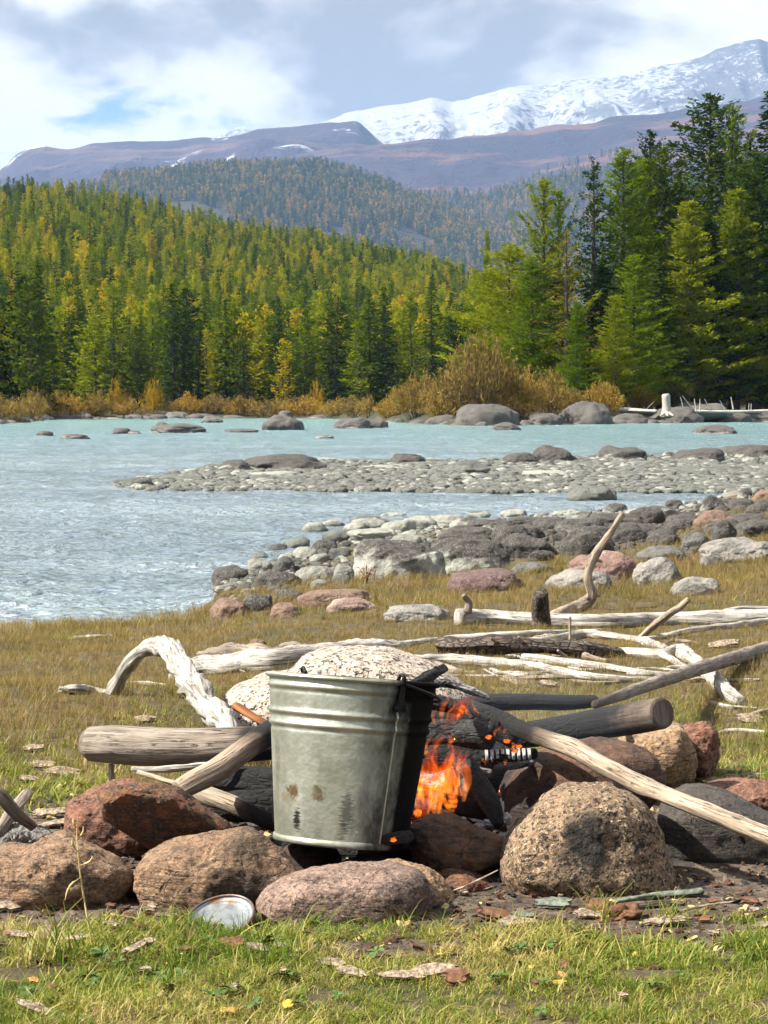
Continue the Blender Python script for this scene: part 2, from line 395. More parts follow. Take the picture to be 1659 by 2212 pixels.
def ground_mat():
    m, t = new_mat('bank_soil')
    pos = t.n('ShaderNodeNewGeometry').outputs['Position']
    n1 = t.noise(pos, 1.4, 5, 0.6); n2 = t.noise(pos, 24, 5, 0.7); n3 = t.noise(pos, 150, 4, 0.7)
    col = t.mix(t.rng(n1, 0.35, 0.65), (0.12, 0.088, 0.04), (0.075, 0.066, 0.026))
    col = t.mix(t.m('MULTIPLY', t.rng(n2, 0.45, 0.65), 0.6), col, (0.20, 0.15, 0.075))
    # trodden soil, ash and litter round the fire
    d = t.n('ShaderNodeVectorMath', {0: t.mapping(pos, (0.62, 1.0, 1), (-0.02, -4.35, 0)), 1: (0, 0, 0)}, operation='DISTANCE').outputs['Value']
    dn = t.m('ADD', d, t.m('MULTIPLY', t.m('SUBTRACT', t.noise(pos, 5, 5, 0.6), 0.5), 0.5))
    soil = t.mix(t.rng(n2, 0.4, 0.62), (0.07, 0.050, 0.035), (0.19, 0.145, 0.105))
    soil = t.mix(t.m('MULTIPLY', t.rng(n3, 0.58, 0.68), 0.6), soil, (0.38, 0.35, 0.31))
    col = t.mix(t.rng(dn, 0.98, 0.66), col, soil)
    ash = t.mix(t.rng(n2, 0.45, 0.6), (0.012, 0.011, 0.011), (0.045, 0.043, 0.042))
    col = t.mix(t.rng(dn, 0.36, 0.22), col, ash)
    # bleached silt below the flood line
    z = t.xyz(pos)[2]
    col = t.mix(t.rng(t.m('ADD', z, t.m('MULTIPLY', n1, 0.12)), -0.34, -0.42), col, (0.24, 0.235, 0.205))
    h = t.m('ADD', n2, t.m('MULTIPLY', n3, 0.45))
    return finish(m, t, pbsdf(t, col, 0.95, bump(t, h, 1.0, 0.015)))
M['soil'] = ground_mat()

def simple_noise_mat(name, a, b, scale, rough=0.9, bumpd=0.0, c=None, cscale=1.0):
    m, t = new_mat(name)
    pos = t.n('ShaderNodeNewGeometry').outputs['Position']
    n = t.noise(pos, scale, 6, 0.62)
    col = t.mix(t.rng(n, 0.36, 0.64), a, b)
    if c: col = t.mix(t.rng(t.noise(pos, cscale, 5, 0.6), 0.5, 0.62), col, c)
    nr = bump(t, n, 1.0, bumpd) if bumpd else None
    return finish(m, t, pbsdf(t, col, rough, nr))
M['far_ground'] = simple_noise_mat('far_ground', (0.055, 0.050, 0.022), (0.035, 0.04, 0.016), 0.05, c=(0.10, 0.085, 0.045), cscale=0.02)
M['plain'] = simple_noise_mat('plain', (0.08, 0.075, 0.045), (0.06, 0.065, 0.035), 0.01)

def water_mat():
    m, t = new_mat('river_water')
    pos = t.n('ShaderNodeNewGeometry').outputs['Position']
    y = t.xyz(pos)[1]
    n1 = t.noise(t.mapping(pos, (1.0, 1.7, 1)), 2.6, 3, 0.55, 0.5)
    n2 = t.noise(t.mapping(pos, (1.0, 1.5, 1)), 9.0, 4, 0.6, 0.6)
    n3 = t.noise(t.mapping(pos, (0.35, 1.0, 1)), 0.5, 3, 0.5, 0.4)
    col = t.mix(t.rng(t.noise(t.mapping(pos, (0.2, 1, 1)), 0.12, 3, 0.5), 0.4, 0.62), (0.21, 0.265, 0.295), (0.28, 0.345, 0.375))
    col = t.mix(t.rng(y, 30, 120), col, (0.22, 0.33, 0.355)); col = t.mix(t.rng(y, 120, 230), col, (0.23, 0.38, 0.375))
    ripple_streak = t.m('MULTIPLY', t.rng(n2, 0.54, 0.66), t.rng(t.noise(t.mapping(pos, (0.3, 1.2, 1)), 0.9, 4, 0.6), 0.52, 0.62))  # white streaks mixed into the base colour along the ripples
    col = t.mix(t.m('MULTIPLY', ripple_streak, 0.5), col, (0.75, 0.8, 0.82))
    h = t.m('ADD', t.m('MULTIPLY', n1, 1.0), t.m('ADD', t.m('MULTIPLY', n2, 0.5), t.m('MULTIPLY', n3, 2.0)))
    return finish(m, t, pbsdf(t, col, 0.14, bump(t, h, 1.0, 0.26), IOR=1.33))
M['water'] = water_mat()

def foliage_mat(name, stops, trans=0.3, nscale=0.35):
    m, t = new_mat(name)
    r = t.n('ShaderNodeObjectInfo').outputs['Random']
    pos = t.n('ShaderNodeNewGeometry').outputs['Position']
    n = t.noise(pos, nscale, 3, 0.6)
    f = t.m('ADD', r, t.m('MULTIPLY', t.m('SUBTRACT', n, 0.5), 0.55), clamp=True)
    col = t.ramp(f, stops)
    d = t.n('ShaderNodeBsdfDiffuse', {'Color': col}).outputs[0]
    tr = t.n('ShaderNodeBsdfTranslucent', {'Color': col}).outputs[0]
    return finish(m, t, t.n('ShaderNodeMixShader', {0: trans, 1: d, 2: tr}).outputs[0])
M['larch'] = foliage_mat('larch_needles', [(0.0, (0.08, 0.13, 0.010)), (0.4, (0.21, 0.26, 0.012)), (0.85, (0.35, 0.35, 0.016)), (1.0, (0.50, 0.38, 0.025))], 0.42)
M['larch_green'] = foliage_mat('larch_green_needles', [(0.0, (0.11, 0.17, 0.012)), (0.5, (0.185, 0.25, 0.015)), (1.0, (0.27, 0.29, 0.02))], 0.42)
M['larch_yellow'] = foliage_mat('larch_yellow_needles', [(0.0, (0.21, 0.19, 0.03)), (1.0, (0.30, 0.24, 0.035))])
M['spruce'] = foliage_mat('spruce_needles', [(0.0, (0.036, 0.064, 0.012)), (0.6, (0.066, 0.105, 0.014)), (1.0, (0.11, 0.145, 0.018))], 0.3)
M['far_larch'] = foliage_mat('far_forest_needles', [(0.0, (0.05, 0.085, 0.03)), (0.45, (0.11, 0.14, 0.035)), (0.75, (0.28, 0.23, 0.045)), (0.95, (0.48, 0.32, 0.08))], 0.35, 0.003)
M['willow'] = foliage_mat('willow_leaves', [(0.0, (0.25, 0.185, 0.07)), (0.5, (0.34, 0.25, 0.08)), (1.0, (0.42, 0.28, 0.06))], 0.3, 0.5)
M['gold_leaf'] = foliage_mat('gold_leaves', [(0.0, (0.36, 0.26, 0.03)), (1.0, (0.46, 0.31, 0.035))], 0.35)
M['trunk'] = simple_noise_mat('trunk_bark', (0.09, 0.065, 0.048), (0.045, 0.034, 0.027), 6.0)
M['twig'] = simple_noise_mat('willow_twigs', (0.16, 0.11, 0.065), (0.10, 0.07, 0.045), 4.0)
M['dead_branch'] = simple_noise_mat('dead_branch', (0.20, 0.15, 0.09), (0.12, 0.085, 0.055), 4.0)

def grass_mat(name, stops, nscale):
    m, t = new_mat(name)
    r = t.n('ShaderNodeObjectInfo').outputs['Random']
    pos = t.n('ShaderNodeNewGeometry').outputs['Position']
    bl = t.attr('blade').outputs['Fac']; tp = t.attr('tip').outputs['Fac']
    n = t.noise(pos, nscale, 3, 0.6)
    f = t.m('ADD', t.m('ADD', t.m('MULTIPLY', r, 0.32), t.m('MULTIPLY', bl, 0.46)), t.m('MULTIPLY', t.m('SUBTRACT', n, 0.38), 1.35), clamp=True)
    col = t.ramp(f, stops)
    col = t.mix(t.m('MULTIPLY', t.rng(tp, 0.55, 1.0), 0.35), col, (0.34, 0.27, 0.10))
    d = t.n('ShaderNodeBsdfPrincipled', {'Base Color': col, 'Roughness': 0.55, 'Specular IOR Level': 0.25}).outputs[0]
    tr = t.n('ShaderNodeBsdfTranslucent', {'Color': col}).outputs[0]
    return finish(m, t, t.n('ShaderNodeMixShader', {0: 0.35, 1: d, 2: tr}).outputs[0])
M['turf'] = grass_mat('green_turf', [(0.0, (0.060, 0.140, 0.012)), (0.3, (0.125, 0.215, 0.020)), (0.52, (0.23, 0.28, 0.04)), (0.72, (0.40, 0.36, 0.11)), (1.0, (0.52, 0.43, 0.22))], 2.2)
M['straw'] = grass_mat('straw_grass', [(0.0, (0.085, 0.105, 0.022)), (0.25, (0.17, 0.145, 0.038)), (0.5, (0.235, 0.185, 0.058)), (0.8, (0.37, 0.285, 0.12)), (1.0, (0.26, 0.15, 0.06))], 1.3)

def plain_mat(name, c, rough=0.6, metallic=0.0, var=0.25, scale=40, bumpd=0.0):
    m, t = new_mat(name)
    oc = t.n('ShaderNodeTexCoord').outputs['Object']
    n = t.noise(oc, scale, 5, 0.65)
    col = t.mix(t.rng(n, 0.3, 0.7), tuple(x * (1 - var) for x in c), tuple(min(1, x * (1 + var)) for x in c))
    return finish(m, t, pbsdf(t, col, rough, bump(t, n, 0.8, bumpd) if bumpd else None, Metallic=metallic))
M['ash'] = plain_mat('wood_ash', (0.42, 0.41, 0.40), 0.95, 0, 0.4, 60, 0.01)
M['bark_chip'] = plain_mat('bark_chip', (0.27, 0.215, 0.16), 0.9, 0, 0.7, 110, 0.004)
M['brown_chip'] = plain_mat('brown_chip', (0.17, 0.085, 0.045), 0.9, 0, 0.4, 60, 0.004)
M['green_chip'] = plain_mat('green_chip', (0.155, 0.175, 0.14), 0.9, 0, 0.55, 70, 0.004)
M['dry_leaf'] = plain_mat('dry_leaf', (0.42, 0.22, 0.07), 0.7, 0, 0.3, 60)
M['yellow_leaf'] = plain_mat('yellow_leaf', (0.52, 0.36, 0.06), 0.7, 0, 0.3, 60)
M['green_leaf'] = plain_mat('green_leaf', (0.085, 0.15, 0.03), 0.5, 0, 0.25, 60)
M['stalk'] = plain_mat('dry_stalk', (0.50, 0.40, 0.19), 0.7, 0, 0.2, 60)
M['iron'] = plain_mat('sooty_iron', (0.025, 0.024, 0.023), 0.6, 0.6, 0.4, 90)
# ------------------------------------------------------------------ the land
ZW = -0.5                                              # river level below the fire
def shore_from_px(lst):
    px = np.array([a for a, b in lst], float); py = np.array([b for a, b in lst], float)
    u, v = slope(px, py); d = (ZW - H) / v
    return u, d
SH_U, SH_D = shore_from_px([(-900, 1345), (-300, 1352), (0, 1352), (250, 1346), (420, 1328), (455, 1300), (475, 1262), (560, 1228), (640, 1195), (760, 1160), (880, 1138), (1060, 1128), (1200, 1112), (1450, 1098), (1560, 1070), (1659, 1046), (1900, 1010), (2600, 970)])
FR_U, FR_D = shore_from_px([(-1500, 935), (-300, 925), (0, 916), (60, 912), (110, 906), (400, 904), (700, 904), (830, 912), (1000, 920), (1330, 916), (1500, 913), (1659, 912), (2000, 911), (3500, 910)])

def tz(x, y):
    """near bank height"""
    x = np.asarray(x, float); y = np.asarray(y, float)
    u = x / np.maximum(y, 2.0)
    s = np.interp(u, SH_U, SH_D)
    f = (y - 7.0) / np.maximum(s - 7.0, 1.0)
    z = np.where(f < 1, ZW * np.clip(f, 0, 1), ZW - np.clip((y - s) * 0.12, 0, 1.3))
    sh = np.shape(z)
    q = col3(x, y, 0.0)
    nz = fbm(q * 0.9, 3, 3) * 0.035 * np.clip((q[:, 1] - 5.5) / 3, 0, 1) + fbm(q * 5.0, 3, 9) * 0.008
    return z + nz.reshape(sh)
def G(px, py, dmin=2.6, dmax=80):
    """where the ray through a photo pixel meets the near bank (or the river)"""
    u, v = slope(px, py)
    d = np.exp(np.linspace(math.log(dmin), math.log(dmax), 900))
    zz = np.maximum(tz(u * d, d), ZW)
    k = np.argmax(H + v * d <= zz)
    if k == 0: k = len(d) - 1
    return np.array([u * d[k], d[k], zz[k]])

# near bank
nr, nc = 300, 220
yy = np.concatenate([np.linspace(-6, 2.2, 20)[:-1], np.exp(np.linspace(math.log(2.2), math.log(90), nr - 19))])
tt = np.linspace(-1, 1, nc); tt = np.sign(tt) * np.abs(tt) ** 1.35
X = tt[None, :] * (0.42 * np.maximum(yy, 0)[:, None] + 4.0); Y = np.repeat(yy[:, None], nc, 1)
Z = tz(X, Y)
link('riverbank', mesh_np('riverbank', col3(X, Y, Z), grid_faces(nr, nc), mats=[M['soil']]), kind='structure')

# base ground, under the river and out past the mountains
gs = 14600.0
link('ground', mesh_np('ground', [(-gs, -gs, -2.6), (gs, -gs, -2.6), (gs, gs, -2.6), (-gs, gs, -2.6)], [[0, 1, 2, 3]], mats=[M['plain']]), kind='structure')

# river: real waves near, fading into the material
nr, nc = 620, 300
yy = np.exp(np.linspace(math.log(9.0), math.log(420), nr))
tt = np.linspace(-1, 1, nc)
X = tt[None, :] * (0.30 * yy[:, None] + 2.0); Y = np.repeat(yy[:, None], nc, 1)
q = col3(X, Y)
wv = fbm(q * np.array([1.1, 2.0, 1]), 3, 40) * 0.040 + vnoise(q * np.array([3.1, 5.0, 1]), 50) * 0.022
wv += fbm(q * np.array([0.14, 0.5, 1]), 2, 44) * 0.05 * np.clip((q[:, 1] - 25) / 60, 0, 1)
wv *= np.clip((q[:, 1] - 9) / 6, 0.3, 1)
link('river', mesh_np('river', col3(q[:, 0], q[:, 1], ZW + wv * 0.8), grid_faces(nr, nc), mats=[M['water']]), kind='structure')
wx = 1500.0
rim = [(-wx, 8.9), (wx, 8.9), (wx, 421), (-wx, 421)]
link('river_reach', mesh_np('river_reach', [(a, b, ZW - 0.06) for a, b in rim], [[0, 1, 2, 3]], mats=[M['water']]), kind='structure')

# far bank and the wooded hill on its left
HC_PX = [(-1500, 405), (-300, 435), (0, 445), (100, 437), (200, 455), (350, 480), (500, 520), (600, 532), (700, 545), (800, 565), (900, 588), (1000, 620), (1040, 645), (1100, 690), (1250, 760), (1400, 820), (1659, 868), (3000, 876)]
hu = slope([a for a, b in HC_PX], 500)[0]; hv = slope(0, [b for a, b in HC_PX])[1]
D0, D1 = 330.0, 1000.0
def zf(x, y):
    x = np.asarray(x, float); y = np.asarray(y, float); u = x / y
    s = np.interp(u, FR_U, FR_D)
    bank = np.where(y > s, ZW + np.clip((y - s) * 0.06, 0, 1.2), ZW - np.clip((s - y) * 0.1, 0, 1.6))
    zc = H + np.interp(u, hu, hv) * D1
    t = np.clip((y - D0) / (D1 - D0), 0, 1)
    prof = t * (0.75 + 0.25 * t)
    back = np.clip((y - D1) / 700, 0, 1)
    q = col3(x, y).reshape(-1, 3)
    nz = fbm(q * 0.008, 3, 70).reshape(np.shape(y)) * 3.0 * np.clip((y - 340) / 150, 0, 1)
    return bank + (np.maximum(zc, 0) * prof + nz) * (1 - back * back * (3 - 2 * back))
nr, nc = 190, 200
yy = np.exp(np.linspace(math.log(95), math.log(1750), nr)); tt = np.linspace(-0.5, 0.5, nc)
X = tt[None, :] * yy[:, None]; Y = np.repeat(yy[:, None], nc, 1)
link('far_bank', mesh_np('far_bank', col3(X, Y, zf(X, Y)), grid_faces(nr, nc), mats=[M['far_ground']]), kind='structure')

# ---- mountains
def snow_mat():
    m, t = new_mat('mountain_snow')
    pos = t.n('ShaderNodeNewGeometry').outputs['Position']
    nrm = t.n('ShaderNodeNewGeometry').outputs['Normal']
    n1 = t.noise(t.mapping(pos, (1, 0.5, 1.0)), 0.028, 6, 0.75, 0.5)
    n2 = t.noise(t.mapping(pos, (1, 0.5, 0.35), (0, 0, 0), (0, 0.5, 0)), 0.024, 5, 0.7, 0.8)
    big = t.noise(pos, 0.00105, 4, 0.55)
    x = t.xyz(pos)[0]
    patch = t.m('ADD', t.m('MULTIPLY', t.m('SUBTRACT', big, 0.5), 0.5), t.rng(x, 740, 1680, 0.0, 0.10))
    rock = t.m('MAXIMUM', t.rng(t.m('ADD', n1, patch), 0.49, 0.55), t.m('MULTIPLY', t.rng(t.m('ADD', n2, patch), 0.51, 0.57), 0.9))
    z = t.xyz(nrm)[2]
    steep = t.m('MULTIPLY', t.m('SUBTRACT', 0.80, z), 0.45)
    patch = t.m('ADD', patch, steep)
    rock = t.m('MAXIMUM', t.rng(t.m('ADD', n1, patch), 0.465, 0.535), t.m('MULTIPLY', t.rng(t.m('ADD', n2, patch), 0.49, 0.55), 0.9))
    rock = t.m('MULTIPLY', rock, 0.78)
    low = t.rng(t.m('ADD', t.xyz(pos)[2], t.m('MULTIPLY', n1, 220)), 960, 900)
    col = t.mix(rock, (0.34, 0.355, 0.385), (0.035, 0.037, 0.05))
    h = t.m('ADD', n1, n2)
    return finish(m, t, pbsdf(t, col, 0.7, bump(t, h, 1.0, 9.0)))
def heath_mat(name, a, b, c, snow=0.0):
    m, t = new_mat(name)
    pos = t.n('ShaderNodeNewGeometry').outputs['Position']
    n1 = t.noise(t.mapping(pos, (0.5, 0.5, 1.2)), 0.0021, 6, 0.6, 0.6)
    n2 = t.noise(t.mapping(pos, (0.22, 0.22, 1.6), (0, 0, 0), (0, -0.06, 0)), 0.0076, 5, 0.6, 0.3)
    n3 = t.noise(pos, 0.024, 4, 0.7)
    col = t.mix(t.rng(n1, 0.40, 0.60), a, b)
    col = t.mix(t.m('MULTIPLY', t.rng(n2, 0.50, 0.62), 0.85), col, c)
    col = t.mix(t.m('MULTIPLY', t.rng(n3, 0.5, 0.75), 0.35), col, (0.03, 0.03, 0.03))
    if snow:
        s = t.m('MULTIPLY', t.rng(t.noise(t.mapping(pos, (1, 1, 0.4), (0, 0, 0), (0, 0.7, 0)), 0.0029, 6, 0.7, 0.5), 0.60, 0.66), snow)
        col = t.mix(s, col, (0.75, 0.76, 0.78))
    return finish(m, t, pbsdf(t, col, 0.95, bump(t, t.m('ADD', t.m('MULTIPLY', n1, 2.0), n3), 1.0, 30.0)))
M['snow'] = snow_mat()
M['heath'] = heath_mat('purple_heath', (0.036, 0.026, 0.052), (0.058, 0.038, 0.066), (0.17, 0.095, 0.08))
M['heath2'] = heath_mat('purple_fell', (0.040, 0.030, 0.056), (0.066, 0.046, 0.07), (0.15, 0.10, 0.09), 0.75)
M['wood_floor'] = heath_mat('wood_floor', (0.045, 0.045, 0.026), (0.06, 0.05, 0.035), (0.12, 0.08, 0.065))

def ridge_fn(crest, dc, df, zfoot, power, namp, nsc, seed, kind='fbm', back=0.5):
    cu = slope([a for a, b in crest], 400)[0]; cv = slope(0, [b for a, b in crest])[1]
    def fn(u, d):
        zc = H + np.interp(u, cu, cv) * dc
        t = np.clip((d - df) / (dc - df), 0, 1)
        z = zfoot + (zc - zfoot) * t ** power
        bk = np.clip((d - dc) / (dc * back), 0, 1)
        z = z * (1 - bk) + zfoot * bk * 0
        q = col3(u * d * nsc * (2.0 if kind == 'ridged' else 1.5), d * nsc * 0.55)
        nz = (ridged(q, 5, seed) - 0.6 if kind == 'ridged' else fbm(q, 5, seed)).reshape(np.shape(d))
        env = np.clip(t * 1.6, 0, 1) * (1 - 0.86 * np.clip((t - 0.45) / 0.45, 0, 1)) * (1 - bk)
        fine = fbm(col3(u * dc * nsc * 9, seed), 3, seed + 4).reshape(np.shape(d)) * namp * 0.06 * t
        return z + nz * namp * env + fine
    return fn
def ridge_mesh(name, fn, dc, df, u0, u1, mat, nu=300, nd=90, back=0.5):
    us = np.linspace(u0, u1, nu)
    ds = np.concatenate([np.linspace(df, dc, nd), np.linspace(dc, dc * (1 + back), 14)[1:]])
    U, D = np.meshgrid(us, ds)
    Z = fn(U, D)
    return link(name, mesh_np(name, col3(U * D, D, Z), grid_faces(len(ds), nu), mats=[mat]), kind='structure')

hillA = ridge_fn([(-1500, 520), (-300, 480), (0, 436), (120, 408), (250, 376), (400, 364), (500, 360), (600, 360), (700, 368), (800, 396), (900, 434), (1000, 472), (1100, 510), (1250, 566), (1500, 640), (2000, 720), (3000, 800)], 5000, 3000, -2.5, 0.9, 46, 0.00105, 81)
ridge_mesh('wooded_hill', hillA, 5000, 3000, -0.34, 0.34, M['wood_floor'], 220, 70)
slopeB = ridge_fn([(-1500, 470), (-300, 420), (300, 372), (620, 336), (760, 312), (1000, 291), (1150, 276), (1300, 259), (1450, 243), (1659, 201), (2000, 165), (3000, 150)], 7200, 4650, 40, 0.62, 100, 0.00105, 91)
ridge_mesh('heath_mountainside', slopeB, 7200, 4650, -0.34, 0.34, M['heath'], 300, 110)
fellC = ridge_fn([(-1500, 430), (-300, 400), (0, 373), (30, 347), (70, 321), (200, 320), (330, 312), (480, 302), (560, 282), (620, 274), (700, 269), (775, 269), (800, 290), (850, 330), (1000, 380), (3000, 420)], 8400, 6500, 250, 0.7, 115, 0.00115, 101)
ridge_mesh('bare_fell', fellC, 8400, 6500, -0.34, 0.24, M['heath2'], 300, 70)
rangeS = ridge_fn([(-1500, 420), (300, 380), (600, 306), (690, 263), (750, 241), (850, 223), (930, 215), (980, 219), (1050, 201), (1100, 188), (1170, 186), (1240, 174), (1330, 166), (1400, 149), (1480, 131), (1510, 124), (1545, 106), (1600, 96), (1640, 85), (1700, 110), (1850, 90), (2100, 130), (3000, 200)], 10200, 7800, 420, 0.62, 58, 0.00142, 111, 'ridged')
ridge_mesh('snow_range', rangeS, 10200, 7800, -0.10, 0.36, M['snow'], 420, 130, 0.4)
peakF = ridge_fn([(-1500, 330), (-300, 312), (0, 321), (50, 324), (120, 345), (400, 335), (455, 301), (490, 283), (520, 271), (545, 273), (580, 290), (700, 320), (3000, 400)], 12600, 11000, 420, 0.7, 105, 0.0012, 121, 'ridged')
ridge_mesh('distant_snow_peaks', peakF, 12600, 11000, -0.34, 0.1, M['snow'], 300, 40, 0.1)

# ---- the air
hb = [(-gs - 200, -gs - 200, -3.8), (gs + 200, gs + 200, 1800.0)]
(x0, y0, z0), (x1, y1, z1) = hb
hv_ = [(x, y, z) for z in (z0, z1) for x, y in ((x0, y0), (x1, y0), (x1, y1), (x0, y1))]
hm, ht = new_mat('haze_air')
HAZE_D = 4.6e-5
vol = ht.n('ShaderNodeVolumePrincipled', {'Color': (0.30, 0.55, 1.0), 'Density': HAZE_D, 'Anisotropy': 0.0})
ht.n('ShaderNodeOutputMaterial', {'Volume': vol.outputs[0]})
hz = link('haze', mesh_np('haze', hv_, [[3, 2, 1, 0], [4, 5, 6, 7], [0, 1, 5, 4], [1, 2, 6, 5], [2, 3, 7, 6], [3, 0, 4, 7]], smooth=False, mats=[hm]), label='thin blue haze filling the valley air', kind='stuff')

# ------------------------------------------------------------------ trees
def rs(s): return np.random.RandomState(s)
def unit(v): return v / np.maximum(np.linalg.norm(v, axis=-1, keepdims=True), 1e-9)

def diamonds(c, d, n, ln, wd):
    """elongated leaf faces: centre, direction, normal, length, width"""
    s = unit(np.cross(d, n)); ln = ln[:, None] * 0.5; wd = wd[:, None] * 0.5
    v = np.stack([c - d * ln, c + s * wd - d * ln * 0.1, c + d * ln, c - s * wd - d * ln * 0.1], 1).reshape(-1, 3)
    q = np.arange(len(c) * 4).reshape(-1, 4)
    return v, q

def conifer(seed, h, rb, nbr, elem, style='larch', cs=0.12, dens=1.0, lean=0.0, vert=0.0):
    R = rs(seed)
    t = cs + (1 - cs) * (np.arange(nbr) + R.rand(nbr)) / nbr
    az = np.arange(nbr) * 2.39996 + R.rand(nbr) * 0.9
    if style == 'spruce': prof = (1 - t) ** 0.85 * np.clip((t - cs) / 0.05, 0.5, 1)
    elif style == 'pine': prof = np.clip((1 - t) * 2.4, 0.04, 1) ** 0.75 * np.clip((t - cs) / 0.14, 0.35, 1)
    elif style == 'round': prof = np.clip((1 - t) * 2.0, 0.05, 1) ** 0.7 * np.clip((t - cs) / 0.12, 0.5, 1)
    else: prof = (1 - t) ** 0.8 * np.clip((t - cs) / 0.1, 0.45, 1) + 0.02
    clump = 1 + 0.35 * np.sin(az * 2 + t * 23 + seed) * (style != 'spruce')
    L = rb * prof * (0.62 + 0.5 * R.rand(nbr)) * clump + 0.25
    up0 = {'larch': 0.28, 'open': 0.62, 'droop': -0.10, 'spruce': -0.15, 'pine': 0.30, 'round': 0.30}[style]
    up = up0 + 0.18 * R.randn(nbr) + (0.15 if style == 'pine' else 0.5) * t ** 2
    curl = {'larch': 0.25, 'open': 0.35, 'droop': 0.55, 'spruce': 0.25, 'pine': 0.5, 'round': 0.2}[style]
    rise = np.tan(np.clip(up, -0.6, 1.2)) + 0.5 * curl
    L = np.where(rise > 0.05, np.minimum(L, (1 - t) * h / np.maximum(rise, 0.05) * 0.85 + 0.12), L)
    per = np.maximum(3, (L / elem * 3.4 * dens * (0.8 + 0.5 * R.rand(nbr)))).astype(int)
    bi = np.repeat(np.arange(nbr), per); n = len(bi)
    s = R.rand(n) ** 0.75 * 0.98 + 0.04
    hd = np.stack([np.cos(az), np.sin(az), np.zeros(nbr)], -1)
    dist = s * L[bi]
    pos = hd[bi] * dist[:, None]
    pos[:, 2] += t[bi] * h + np.tan(np.clip(up[bi], -0.6, 1.2)) * dist + curl * L[bi] * s ** 2 * 0.5 - (0.12 * L[bi] * s if style == 'spruce' else 0)
    side = np.stack([-hd[bi, 1], hd[bi, 0], np.zeros(n)], -1)
    spread = {'larch': 0.30, 'open': 0.16, 'droop': 0.20, 'spruce': 0.22, 'pine': 0.34, 'round': 0.38}[style]
    off = R.randn(n, 3) * elem * 0.42
    pos += side * (R.randn(n) * spread * L[bi] * (0.25 + 0.75 * (1 - s)))[:, None] + off
    if style in ('droop',): pos[:, 2] -= np.abs(R.randn(n)) * elem * 0.9
    d = unit(hd[bi] * 0.8 + side * (R.randn(n) * 0.8)[:, None] + np.array([0, 0, 1]) * (0.30 + 0.55 * R.randn(n))[:, None])
    if vert: d = unit(d * (1 - vert) + np.array([0, 0, 1.0]) * vert + hd[bi] * 0.2)
    if style == 'spruce': d = unit(d * np.array([1, 1, 0.6]) + np.array([0, 0, -0.35]))
    nm = unit(R.randn(n, 3) + np.array([0, 0, 0.9]))
    ln = elem * (1.0 + 0.9 * R.rand(n)); wd = elem * (0.38 + 0.28 * R.rand(n)) * (1.35 if style in ('pine', 'round') else 1)
    # leader
    k = max(6, int(h * 0.10 / elem * 4)); z = h * (0.90 + 0.11 * R.rand(k))
    pl = np.stack([R.randn(k) * elem * 0.22, R.randn(k) * elem * 0.22, z], -1)
    pos = np.vstack([pos, pl]); d = np.vstack([d, unit(R.randn(k, 3) * 0.5 + np.array([0, 0, 1]))]); nm = np.vstack([nm, unit(R.randn(k, 3))])
    ln = np.concatenate([ln, np.full(k, elem * 1.2)]); wd = np.concatenate([wd, np.full(k, elem * 0.35)])
    cv, cq = diamonds(pos, d, nm, ln, wd)
    # trunk with the bare limbs
    tv, tq, off_ = [], [], 0
    r0 = h * 0.0135
    v, q, tr, uv, ch = tube([(0, 0, -0.6), (0.0, 0, h * 0.4), (0, 0, h * 0.985)], [r0, r0 * 0.7, r0 * 0.09], 7, 10, 0.05, seed, cap=False)
    tv.append(v); tq.append(q); off_ += len(v)
    for i in range(0, nbr, 1 if nbr < 130 else 2):
        if L[i] < 0.6: continue
        sN = np.array([0.0, 0.5, 0.92]); dd = sN * L[i]
        pp = hd[i] * dd[:, None]; pp = pp + np.zeros((3, 3)); pp[:, 2] += t[i] * h + np.tan(np.clip(up[i], -0.6, 1.2)) * dd + curl * L[i] * sN ** 2 * 0.5 - (0.12 * L[i] * sN if style == 'spruce' else 0)
        rr = r0 * 0.20 * (1 - t[i] * 0.6)
        sd = np.array([-hd[i, 1], hd[i, 0], 0]); tri = []
        for a, rad in zip(pp, (rr, rr * 0.7, rr * 0.2)):
            tri += [a + sd * rad, a - sd * rad * 0.6 + np.array([0, 0, rad]), a - sd * rad * 0.6 - np.array([0, 0, rad])]
        for k in range(2):
            for j in range(3):
                tq.append(np.array([[off_ + k * 3 + j, off_ + k * 3 + (j + 1) % 3, off_ + k * 3 + 3 + (j + 1) % 3, off_ + k * 3 + 3 + j]]))
        tv.append(np.array(tri)); off_ += 9
    return cv, cq, np.vstack(tv), np.vstack(tq)

def tree_meshes(name, mat, *a, **k):
    cv, cq, tv, tq = conifer(*a, **k)
    return (mesh_np(name + '_crown', cv, cq, smooth=False, mats=[mat]), mesh_np(name + '_trunk', tv, tq, mats=[M['trunk']]))
def tree_one(name, mat, *a, **k):
    """crown and trunk in one mesh, for trees too small to show their parts"""
    cv, cq, tv, tq = conifer(*a, **k)
    return mesh_np(name, np.vstack([cv, tv]), np.vstack([cq, tq + len(cv)]), smooth=False, mats=[mat, M['trunk']], mi=np.concatenate([np.zeros(len(cq)), np.ones(len(tq))]))

